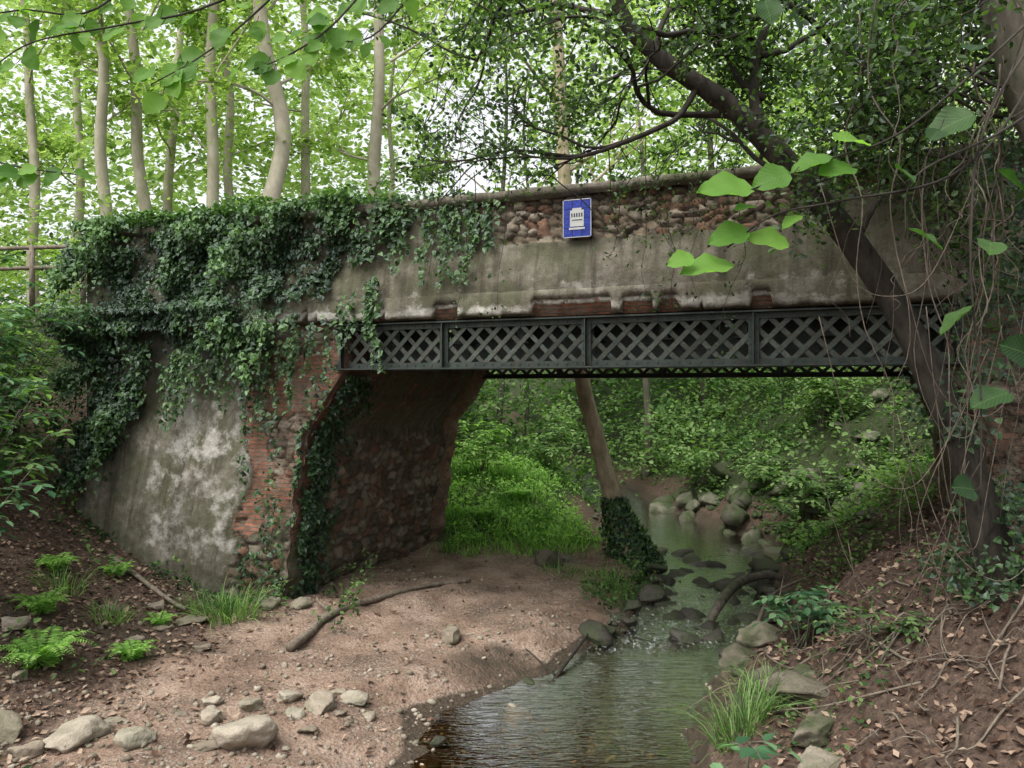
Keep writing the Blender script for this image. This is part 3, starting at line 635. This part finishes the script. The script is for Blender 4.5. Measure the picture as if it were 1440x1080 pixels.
def tuft(name,x,y,n,L,rad,mat,zoff=0):
    a=rng.random(n)*6.28;rr=rad*np.sqrt(rng.random(n));px=x+rr*np.cos(a);py=y+rr*np.sin(a)
    P=np.stack([px,py,T(px,py)-.03+zoff],1);A=np.stack([np.cos(a)*.5*rr/rad,np.sin(a)*.5*rr/rad,1+0*a],1)+rng.normal(size=(n,3))*.22
    V=[];F=[];rn=[]
    for i in range(n):
        d=A[i]/np.linalg.norm(A[i]);s_=np.cross(d,[0,0,1]);s_=s_/(np.linalg.norm(s_)+1e-6)+rng.normal(size=3)*.3;l=L*rng.uniform(.4,1.15);w0=.007
        b=len(V);p=P[i];out=np.array([d[0],d[1],0])*.9+rng.normal(size=3)*.15
        for t in(0,.35,.7,1.):
            c=p+d*l*t+out*l*.6*t*t-np.array([0,0,l*.4*t**3]);ww=w0*(1-.85*t);V+=[c-s_*ww,c+s_*ww]
        for k in range(3):F.append((b+2*k,b+2*k+1,b+2*k+3,b+2*k+2))
        rn+=[rng.random()]*8
    mesh_obj(name,V,np.array(F),mat,None,{'rnd':rn})
tuft('grass_tuft',-4.45,12.6,260,.75,.4,mat_herb);tuft('grass_tuft',-4.9,12.9,200,.6,.4,mat_mid)
tuft('grass_tuft',2.45,8.5,300,.8,.3,mat_herb);tuft('grass_tuft',2.9,9.1,220,.6,.25,mat_herb);tuft('grass_tuft',1.9,15.2,260,.45,.5,mat_herb);tuft('grass_tuft',1.0,16.3,160,.4,.4,mat_herb);tuft('grass_tuft',-5.9,11.7,160,.45,.25,mat_herb);tuft('grass_tuft',-.9,7.7,60,.35,.15,mat_herb);tuft('grass_tuft',-6.9,12.2,160,.5,.3,mat_herb)
tuft('grass_tuft',2.0,15.8,200,.5,.6,mat_grass);tuft('grass_tuft',.3,18.2,260,.5,.7,mat_grass);tuft('grass_tuft',1.3,19.5,260,.5,.7,mat_grass)
def frond(P,Nr,Ax,Sz,base,dir_,L,pairs,leaf,droop=.5,fern=False,stems=None):
    d=np.array(dir_,float);d/=np.linalg.norm(d);side=np.cross(d,[0,0,1]);side/=np.linalg.norm(side)+1e-6;pts=[]
    for i in range(pairs+1):
        t=(i+.6)/(pairs+.6);c=np.array(base)+d*L*t-np.array([0,0,droop*L*t*t]);pts.append(c)
        tg=d-np.array([0,0,2*droop*t]);tg/=np.linalg.norm(tg);nn=np.cross(side,tg);nn*=np.sign(nn[2]+1e-9)
        sz=leaf*(1.05-.85*t if fern else 1-.2*abs(t-.5))
        if i<pairs:
            for sg in(-1,1):
                P.append(c);Nr.append(nn+rng.normal(size=3)*(.08 if fern else .18));Ax.append(side*sg+tg*(.25 if fern else .6)-np.array([0,0,.15]));Sz.append(sz)
        else: P.append(c);Nr.append(nn);Ax.append(tg);Sz.append(sz)
    if stems is not None: tube(stems,[np.array(base)]+pts[::max(1,len(pts)//4)]+[pts[-1]],[.006,.002],3,1,a=.5)
mat_fern=leafmat('foliage_fern',(.13,.25,.055),(.21,.38,.09),(.32,.5,.15),.35)
def fern(x,y,n,L):
    P=[];Nr=[];A=[];S=[];st=MB();z=float(T(np.array(x),np.array(y)))
    for i in range(n):
        a=i/n*6.28+rng.random()*.4;frond(P,Nr,A,S,[x,y,z],[math.cos(a),math.sin(a),1.5],L*rng.uniform(.75,1.1),19,L*.2,.62,True,st)
    e=empty('fern');leaves('leaflets',P,Nr,np.array(S),mat_fern,NARROW,e,axis=np.array(A));st.build('stems',mat_mid,e)
fern(-5.85,9.9,13,1.15);fern(-5.1,10.7,9,.75);fern(-6.6,11.2,11,.9);fern(-5.3,12.0,8,.55);fern(-7.2,12.6,12,.8);fern(-6.6,13.3,10,.7);fern(-.8,20.5,12,1.0);fern(.2,22,12,1.0);fern(-.9,18.7,10,.7);fern(7.2,20.3,12,.9)
def elder(name,x,y,H,n,spread,mat,leaf=.13,L=.45,pairs=3):
    z=float(T(np.array(x),np.array(y)));e=empty(name);st=MB();P=[];Nr=[];A=[];S=[]
    for i in range(n):
        a=rng.random()*6.28;r=spread*rng.random()**.6;h=H*rng.uniform(.45,1.05)
        top=np.array([x+r*math.cos(a),y+r*math.sin(a),z+h]);tube(st,[[x+.1*rng.normal(),y+.1*rng.normal(),z-.05],[x+.4*r*math.cos(a),y+.4*r*math.sin(a),z+h*.6],top],[.014,.005],4,3,a=.3)
        for k in range(7):
            b=a+rng.normal()*1.6;q=top-np.array([0,0,.45*h*rng.random()*k/5])-np.array([math.cos(a),math.sin(a),0])*r*.1*k
            frond(P,Nr,A,S,q,[math.cos(b),math.sin(b),.35],L*rng.uniform(.7,1.2),pairs,leaf*rng.uniform(.8,1.2),.45,False,st)
    leaves('leaves',P,Nr,np.array(S),mat,OVAL,e,axis=np.array(A));st.build('stems',mat_barkg,e)
elder('elder_shrub',-6.9,9.6,2.3,16,1.0,mat_blue,.15);elder('elder_shrub',-7.5,10.8,3.2,26,1.3,mat_mid,.16)
elder('elder_shrub',-8.6,12.6,3.6,30,1.5,mat_blue,.16);elder('elder_shrub',-9.8,14.2,3.3,30,1.5,mat_herb,.15);elder('elder_shrub',-11.3,15.6,4.4,36,1.5,mat_blue,.16);elder('elder_shrub',-10.6,12.5,3.8,30,1.5,mat_herb,.15);elder('elder_shrub',-10.3,16.4,2.8,26,1.3,mat_herb,.15)
elder('streamside_shrub',3.7,10.0,.75,7,.6,mat_blue,.13,.4);elder('streamside_shrub',3.9,8.3,.45,5,.5,mat_mid,.08,.3)
elder('foreground_shrub',.22,3.5,.86,2,.14,mat_blue,.1,.16,1);elder('foreground_shrub',.95,3.5,.75,2,.13,mat_blue,.1,.16,1)
elder('slope_shrub',7.5,20.5,1.6,16,1.2,mat_herb,.16);elder('slope_shrub',9.2,23.5,1.8,18,1.4,mat_herb,.18);elder('slope_shrub',6.6,18.2,1.,12,.9,mat_mid,.13);elder('grass_bank_shrub',-.9,23.5,1.8,16,1.,mat_grass,.16);elder('grass_bank_shrub',1.2,26,1.6,16,1.,mat_herb,.16);elder('slope_shrub',6.2,25.5,1.5,16,1.1,mat_herb,.16);elder('slope_shrub',7.3,22.6,.9,14,.9,mat_herb,.13);elder('slope_shrub',8.4,19.4,.9,14,.9,mat_mid,.12)
# ---------------------------------------------------------------- stones
import bmesh
def ico(sub):
    bm=bmesh.new();bmesh.ops.create_icosphere(bm,subdivisions=sub,radius=1);bm.verts.ensure_lookup_table()
    V=np.array([v.co[:] for v in bm.verts]);F=np.array([[v.index for v in f.verts] for f in bm.faces]);bm.free();return V,F
I3=ico(4);I2=ico(3);I1=ico(1)
from mathutils import noise as mn
def rock(V,amp,seed,cut=5):
    out=V.copy();rg=np.random.default_rng(seed)
    for k in range(cut):
        n=rg.normal(size=3);n/=np.linalg.norm(n);dd=rg.uniform(.45,.8);t=out@n;m_=t>dd;out[m_]-=np.outer((t[m_]-dd)*.93,n)
    for i,v in enumerate(out): out[i]=v*(1+amp*(mn.fractal(Vector(v*1.5+seed*3.1),.9,2.,5)))
    return out
TR3=[rock(I3[0],.22,i,11) for i in range(8)];TR2=[rock(I2[0],.25,i+20,10) for i in range(8)];TR1=[rock(I1[0],.2,i+40,3) for i in range(5)]
def stones(name,lst,mat,lod=3):
    Ts,(bv,F)={3:(TR3,I3),2:(TR2,I2),1:(TR1,I1)}[lod];Vs=[];Fs=[];rn=[];n=0
    for (x,y,z,sx,sy,sz) in lst:
        V=Ts[rng.integers(len(Ts))]*np.array([sx,sy,sz]);a=rng.random()*6.28;t=rng.normal()*.2;c,s_=math.cos(a),math.sin(a)
        V=V@np.array([[1,0,t],[0,1,0],[-t,0,1]])@np.array([[c,s_,0],[-s_,c,0],[0,0,1]])
        Vs.append(V+np.array([x,y,z]));Fs.append(F+n);rn.append(np.full(len(V),rng.random()));n+=len(V)
    mesh_obj(name,np.concatenate(Vs),np.concatenate(Fs),mat,None,{'rnd':np.concatenate(rn)})
def onT(x,y,r,sink=.3,fl=.6): 
    z=float(T(np.array(x),np.array(y)));return (x,y,z+r*fl*(1-2*sink)*.6,r*rng.uniform(.85,1.4),r*rng.uniform(.65,1.),r*fl*rng.uniform(.7,1.1))
fg=[(-3.4,9.1,.25),(-2.87,8.75,.4),(-2.71,9.65,.22),(-2.29,9.5,.27),(-3.07,9.45,.2),(-2.5,9.25,.16),(-4.63,8.4,.33),(-3.99,8.5,.27),(-5,8.2,.22),(-1.93,9.85,.2),(-6.6,10.6,.25),(-3.6,9.5,.14),(-5.4,8.5,.28),(-4.4,8.9,.14),(-2.2,10.0,.13),(-5.2,12.0,.2),(-4.9,12.3,.24),(-5.6,12.6,.2),(-5.3,11.2,.16),(-6.1,12.1,.17),(-4.4,11.3,.12),(-3.2,8.4,.13),(-2.3,8.9,.12),(-3.8,9.2,.1),(-2.0,9.3,.1),(-1.7,9.5,.12),(-5.9,9.6,.14)]
stones('river_stones',[onT(x,y,r,.3,.55) for x,y,r in fg]+[onT(-.89,12.2,.22,.12,.85),onT(.1,10.35,.24,.1,.95)],mat_stone)
bl=[(.8,17,.55),(1.2,17.5,.3),(3.05,10.4,.35),(2.75,8.9,.3),(3.2,8.6,.38),(2.95,7.9,.35),(3.1,9.6,.38),(3.5,10.9,.4),(2.9,7.3,.3),(3.9,12,.3),(3.35,9.1,.3),(-4.1,13.2,.3),(-3.5,13.3,.25)]
mat_bfront=stonemat('bank_stone',(.08,.07,.05),(.2,.175,.13),(.34,.30,.23),.8)
stones('mossy_boulder',[onT(*b_) for b_ in bl],mat_bfront)
lst=[]
for i in range(95):
    y=rng.uniform(18,27);c=np.interp(y,CY,CC);w_=np.interp(y,CY,CW);q=rng.random();x=c+w_-.35+2.4*q**1.3;r=.1+.5*rng.random()**2.4;lst.append(onT(x,y,r,.42,.8))
for i in range(70):
    y=rng.uniform(16.5,27);c=np.interp(y,CY,CC);w_=np.interp(y,CY,CW);x=c-w_-rng.uniform(-.4,.7);lst.append(onT(x,y,.08+.28*rng.random()**2))
for i in range(40):
    x=rng.uniform(5,11);y=rng.uniform(15,24)
    if chan(np.array(x),np.array(y))[0]>2: lst.append(onT(x,y,rng.uniform(.12,.4),.4))
stones('bank_boulders',lst,mat_boulder,2)
lst=[]
for i in range(330):
    y=rng.uniform(12.2,20);c=np.interp(y,CY,CC);w_=np.interp(y,CY,CW);x=c+rng.uniform(-1.1,1.2)*w_;r=(.05+.23*rng.random()**2.2)*(1+.3*(y>15));z=max(float(T(np.array(x),np.array(y))),-.3);lst.append((x,y,z+r*.25,r*1.2,r,r*.6))
for i in range(110):
    y=rng.uniform(8,12.3);c=np.interp(y,CY,CC);w_=np.interp(y,CY,CW);x=c+rng.uniform(-1.,1.)*w_;lst.append(onT(x,y,.04+.1*rng.random()**2,.3))
stones('stream_stones',lst,mat_wet,2)
lst=[]
for i in range(5200):
    y=7.5+9*rng.random()**1.5;x=rng.uniform(-7,3);e1,w1=chan(np.array(x),np.array(y))
    if fbm(np.array(x*.9),np.array(y*.9),3,91)<.5+.1*rng.random()-.14*(y<10): continue
    if e1>0 and e1>w1: continue
    r=.012+.045*rng.random()**3;lst.append(onT(x,y,r,.3,.7))
stones('gravel',lst,mat_stone,1)
# ---------------------------------------------------------------- fallen branches
def gpath(pts,off=.05): return [[x,y,float(T(np.array(x),np.array(y)))+off] for x,y in pts]
mb=MB();tube(mb,gpath([(-3.15,11.3),(-3.05,12.0),(-2.9,12.8),(-2.35,13.8),(-1.6,14.9),(-.8,15.4)],.06),[.07,.065,.06,.05,.045,.03],8,5,.14);tube(mb,gpath([(-2.9,12.8),(-3.2,13.2),(-3.3,13.5)],.1),[.03,.015],5,3);mb.build('fallen_branch',mat_branch)
mb=MB();tube(mb,gpath([(-7,13.9),(-6.3,13.4),(-5.6,12.9),(-5.2,12.7)],.08),[.05,.03],6,4,.1);mb.build('fallen_branch',mat_branch)
mb=MB();tube(mb,[[3.4,13.7,-.1],[3.7,14.1,.12],[4.3,15.1,.22],[5.0,15.6,.25],[5.4,15.7,.12]],[.07,.09,.09,.08,.05],9,5,.1);mb.build('fallen_log',mat_barkg)
mb=MB();tube(mb,[[3.7,12.2,-.1],[4.0,12.9,.15],[4.6,13.9,.35],[5.8,14.6,.6],[6.8,15,1.0]],[.04,.02],6,5,.1);tube(mb,[[3.9,12.6,.05],[4.3,13.0,.3],[4.5,13.2,.8]],[.02,.008],5,4);mb.build('fallen_branch',mat_branch)
mb=MB();tube(mb,gpath([(.25,10.6),(.7,11.5),(1.15,12.6),(1.3,13.1)],.12),[.035,.02],6,4,.1);tube(mb,gpath([(.6,11.3),(.2,11.8)],.15),[.02,.01],5,3);mb.build('fallen_branch',mat_barkd)
mb=MB()
for x in(-12.2,-10.9,-9.6): tube(mb,[[x,17.9-.2*(x+10),5.6],[x,17.9-.2*(x+10),7.15]],[.06,.055],8,2)
for zz in(6.62,7.08): tube(mb,[[-13,18.5,zz],[-11.4,18.2,zz+.02],[-9.3,17.8,zz]],[.05,.05],8,3)
mb.build('wooden_railing',mat_branch)
# ---------------------------------------------------------------- leaning dark tree right
e_=empty('leaning_oak_tree');mb=MB()
zb=float(T(np.array(5.1),np.array(8.2)))
main=[[5.25,8.3,zb-.3],[5.0,8.2,zb+.25],[4.78,8.1,2.7],[4.45,8.1,3.6],[4.2,8.15,4.2],[3.95,8.2,4.75],[3.55,8.2,5.35],[3.15,8.2,5.85],[2.75,8.2,6.3],[2.35,8.2,6.72],[1.9,8.1,7.0],[1.45,8.0,7.25],[1.1,7.9,7.6],[.95,7.8,8.1],[.9,7.8,8.7]]
C=tube(mb,main,[.26,.20,.16,.15,.145,.14,.135,.13,.12,.11,.095,.085,.075,.06,.05],12,5,.11)
tips=[]
tube(mb,[[2.75,8.2,6.3],[2.6,8.5,6.9],[2.7,8.7,7.6],[3.0,8.8,8.4]],[.07,.04],8,4)
subs=[([2.35,8.2,6.72],[-.9,.1,-.12],2.2,.04),([1.9,8.1,7.0],[-1,.3,-.1],2.0,.035),([1.1,7.9,7.6],[-1,.2,.2],1.8,.035),([2.7,8.5,7.0],[-.5,.4,.6],1.8,.04),([2.7,8.6,7.5],[.5,.3,.4],1.6,.04),([3.15,8.2,5.85],[.2,.5,1],2.2,.045),([3.55,8.2,5.4],[.6,.1,1],2.4,.045),([1.45,8,7.25],[-.3,.5,.7],1.5,.035),([3.0,8.8,8.2],[.8,.2,.0],1.8,.04),([2.8,8.8,8.],[-1,.4,-.1],2.0,.04),([3.3,8.2,6.8],[1,.2,.3],1.8,.035),([1.3,7.9,7.5],[.8,.5,.2],1.5,.035),([.95,7.8,8.1],[-1,.3,-.3],2.2,.035)]
for p,d,L,r in subs: grow(mb,p,d,L,r,2,tips,.55,.02,5,4,5,.26,.003)
mb.build('trunk_and_limbs',mat_barkd,e_)
P=cloud(tips,34000,.13,.7);f=fbm(P[:,0]*1.8,P[:,2]*1.8,3,17);P=P[f+.1*rng.random(len(P))>.48];P=P[P[:,2]>5.9]
P=P[~((np.abs(P[:,0]/P[:,1]-.09)<.035)&(P[:,2]<6.35))]
leaves('foliage',P,rng.normal(size=P.shape)*.7+np.array([0,-.1,.7]),rng.uniform(.035,.08,len(P)),mat_dark,OVAL,e_)
mb=MB();tp=[]
for i in range(24):
    x=rng.uniform(-.9,3.4);y=8.6+rng.random()*1.6;z=rng.uniform(6.6,7.6);L=rng.uniform(.8,2.6);P=[[x,y,z]]
    if .45<x<1.25: continue
    for k in range(6):
        x+=rng.normal()*.1-.04;z-=L/6;y+=rng.normal()*.04;P.append([x,y,z])
    tube(mb,P,[.007,.0025],4,2);tp+=P[1:]
e2=empty('hanging_twigs');mb.build('twigs',mat_barkd,e2)
P=cloud(tp,1400,.09);leaves('leaves',P,rng.normal(size=P.shape)+np.array([0,0,.6]),rng.uniform(.03,.06,len(P)),mat_dark,OVAL,e2)
e_=empty('vine_covered_tree');mb=MB()
tube(mb,[[5.9,6.9,1.8],[5.5,6.7,3.2],[4.9,6.6,4.7],[4.4,6.5,5.9],[4.05,6.5,7.0],[3.85,6.5,8.4],[3.7,6.5,10]],[.28,.23,.2,.18,.17,.15,.12],14,5,.16)
tube(mb,[[4.4,6.5,5.9],[4.8,6.6,6.6],[5.3,6.8,7.6]],[.11,.08],9,5,.08)
mb.build('trunk',mat_barkg,e_)
mb=MB();tips=[]
for i in range(20):
    a=rng.random()*6.28;q=[4.05+rng.normal()*.25,6.6+rng.normal()*.2,rng.uniform(5.5,8.2)];grow(mb,q,[math.cos(a),.4*math.sin(a)+.3,.1],1.4,.02,1,tips,.6,.0,4,4,4,.25)
mb.build('limbs',mat_barkd,e_)
P=cloud(tips,15000,.2,.8);P=P[(P[:,2]>4.8)];leaves('foliage',P,rng.normal(size=P.shape)+np.array([0,0,.5]),rng.uniform(.04,.085,len(P)),mat_dark,OVAL,e_)
mb=MB()
for i in range(64):
    x=4.1+rng.normal()*.42;y=rng.uniform(6.0,7.9);z=rng.uniform(5.2,8);zend=rng.uniform(1.9,4.6) if i%3==0 else rng.uniform(4.2,5.6)
    k=10;P=[];
    ox=rng.normal()*.3;am=rng.uniform(.03,.16);ph=rng.random()*6.28
    for t in np.linspace(0,1,k): P.append([x+ox*t+am*math.sin(ph+t*rng.uniform(5,8))+.03*rng.normal(),y+.05*rng.normal(),z+(zend-z)*t])
    tube(mb,P,[rng.uniform(.003,.010),.002],4,3,a=rng.random())
for i in range(11):
    x=3.0+1.9*rng.random();z=rng.uniform(2.,5.5);y=rng.uniform(6.3,7.6);w_=rng.uniform(.3,.9);dr=rng.uniform(.3,1.2)
    tube(mb,[[x-w_,y,z+rng.uniform(.2,.9)],[x-w_*.5,y+.1,z-dr*.6],[x,y,z-dr],[x+w_*.5,y+.05,z-dr*.5],[x+w_,y,z+.5]],[.005,.004],4,6)
mb.build('hanging_vines',mat_vine,None)
mb=MB()
for i in range(60):
    x=rng.uniform(3.2,5.6);y=rng.uniform(6.2,9.8);P=[]
    dx,dy=rng.normal(size=2)*.12
    for k in range(6):
        P.append([x,y,float(T(np.array(x),np.array(y)))+.03+.1*rng.random()]);x+=dx-.08+rng.normal()*.06;y+=dy+rng.normal()*.06
    tube(mb,P,[rng.uniform(.006,.018),.004],5,3)
mb.build('exposed_roots',mat_branch)
n=11000;x=rng.uniform(4.3,5.9,n);z=rng.uniform(1.8,6.4,n);k=rng.random(n)<ss(.42,.56,fbm(x*1.6,z*1.1,3,83));x=x[k];z=z[k];P=np.stack([x,rng.uniform(7.4,8.8,len(x)),z],1)
leaves('climbing_ivy',P,rng.normal(size=P.shape)*.6+np.array([0,-1,.5]),rng.uniform(.04,.09,len(P)),mat_ivy,IVY,rnd=rng.random(len(P))*.7)
# ---------------------------------------------------------------- near leafy branches
def near(name,twigs,lv,mat,face=(.1,-.62,.8),jit=.25):
    e=empty(name);mb=MB()
    for t in twigs: tube(mb,t,[.004,.0015],6,6)
    P=[];Nr=[];A=[];S=[]
    for (x,y,z,sz,ax) in lv:
        ax=np.array(ax,float);ax/=np.linalg.norm(ax);b=np.array([x,y,z])-ax*sz*.5;P.append(b);A.append(ax);S.append(sz);Nr.append(np.array(face)+rng.normal(size=3)*jit)
        tube(mb,[b-ax*.02+np.array([0,0,.008]),b-ax*.008,b+ax*.003],[.0011,.0008],4,2)
    mb.build('twigs',mat_barkd,e)
    leaves('leaves',P,Nr,np.array(S),mat,BROAD,e,axis=np.array(A),uv=True)
y=1.7
near('hazel_branch',[[[2.6,3.2,5.9],[1.5,2.1,5.0],[1.0,1.75,4.58],[.82,1.7,4.44],[.68,1.7,4.39],[.5,1.7,4.32]],[[1.5,2.1,5.0],[1.15,1.8,4.55],[.95,1.72,4.36],[.7,1.7,4.3],[.56,1.7,4.27],[.46,1.7,4.2]]],
 [(.417,y,4.152,.115,(-1,0,-.12)),(.455,y,4.315,.12,(-1,0,-.15)),(.463,y,4.225,.09,(-1,0,-.2)),(.545,y,4.213,.095,(-.7,0,.15)),(.554,y,4.345,.085,(-.9,0,-.3)),(.64,y,4.385,.09,(-.9,0,-.15)),(.69,y,4.35,.085,(-.8,0,-.45)),(.73,y,4.445,.09,(.9,0,.3)),(.36,y,4.17,.06,(-1,0,-.3)),(.6,y,4.25,.05,(-.5,0,-.5)),(.5,y,4.27,.05,(-.6,0,-.6))],mat_near)
near('hazel_branch',[[[2.2,3,5.6],[1.4,2,4.9],[1.05,1.75,4.5],[.98,1.7,4.2],[1.0,1.7,3.9],[1.0,1.7,3.65]],[[1.3,1.9,4.6],[1.05,1.72,4.45],[.86,1.7,4.35],[.84,1.7,4.22]]],
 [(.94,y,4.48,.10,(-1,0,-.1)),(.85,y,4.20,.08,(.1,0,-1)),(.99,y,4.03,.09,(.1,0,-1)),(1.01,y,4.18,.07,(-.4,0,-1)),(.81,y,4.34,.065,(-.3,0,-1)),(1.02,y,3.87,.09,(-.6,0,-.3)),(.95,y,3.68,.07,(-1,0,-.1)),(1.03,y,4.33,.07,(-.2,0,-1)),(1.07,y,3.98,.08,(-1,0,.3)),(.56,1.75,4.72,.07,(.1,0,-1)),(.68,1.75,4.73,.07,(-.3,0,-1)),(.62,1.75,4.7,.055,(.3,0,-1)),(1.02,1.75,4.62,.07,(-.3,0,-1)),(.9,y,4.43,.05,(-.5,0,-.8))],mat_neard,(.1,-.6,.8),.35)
tw=[[[-2.2,2.3,4.9],[-1.6,2.2,4.6],[-1.4,2.2,4.52],[-1.2,2.2,4.49]],[[-.3,2.6,5.5],[-.85,2.35,5.05],[-1.1,2.25,4.93],[-1.32,2.2,4.86],[-1.45,2.2,4.78]],[[-.5,2.4,5.3],[-.75,2.3,4.98],[-.88,2.25,4.84],[-1.0,2.2,4.74]],[[-.35,2.5,5.3],[-.5,2.3,4.97],[-.62,2.25,4.85],[-.72,2.2,4.78]],[[-1.0,2.4,5.3],[-1.2,2.3,5.0],[-1.4,2.25,4.97],[-1.6,2.2,4.9]],[[-.2,2.5,5.3],[-.4,2.4,4.98],[-.52,2.3,4.90]]]
lv=[]
for t in tw:
    C=crom(t,5)
    for i in range(2,len(C)):
        if C[i][2]>5.12: continue
        for sg in(-1,1):
            if rng.random()<.6: 
                d=np.array([-.5+sg*.5+rng.normal()*.3,rng.normal()*.3,-.45+rng.normal()*.35]);o=d*.045
                lv.append((C[i][0]+o[0]+.02*rng.normal(),C[i][1]+o[1]*.5,C[i][2]+o[2]+.02*rng.normal(),rng.uniform(.04,.08),d))
near('hazel_branch',tw,lv,mat_near,(.1,-1.,.5),.3)
# ---------------------------------------------------------------- light and camera
wd=bpy.data.worlds.new("World");scene.world=wd;wd.use_nodes=True;nt=wd.node_tree
bg=nt.nodes['Background'];sky=nt.nodes.new('ShaderNodeTexSky');sky.sky_type='NISHITA';sky.sun_disc=False
EL,AZ=R(60),R(-130)
sky.sun_elevation=EL;sky.sun_rotation=AZ;sky.dust_density=4.;sky.air_density=1.3;sky.ozone_density=1.
hs=nt.nodes.new('ShaderNodeHueSaturation');hs.inputs['Saturation'].default_value=.12;hs.inputs['Value'].default_value=1.95
nt.links.new(sky.outputs[0],hs.inputs['Color']);nt.links.new(hs.outputs[0],bg.inputs[0]);bg.inputs[1].default_value=.15
sl=bpy.data.lights.new('sun','SUN');sl.energy=3.0;sl.angle=R(50);sl.color=(1,.96,.88);so=bpy.data.objects.new('sun',sl);scene.collection.objects.link(so)
dv=Vector((math.sin(AZ)*math.cos(EL),math.cos(AZ)*math.cos(EL),math.sin(EL)));so.rotation_euler=dv.to_track_quat('Z','Y').to_euler()
cd=bpy.data.cameras.new('camera');cd.lens=28;cd.sensor_width=36;cd.clip_start=.05;cd.clip_end=1500
co=bpy.data.objects.new('camera',cd);scene.collection.objects.link(co);co.location=(0,0,3.9);co.rotation_euler=(R(90.3),0,0);scene.camera=co
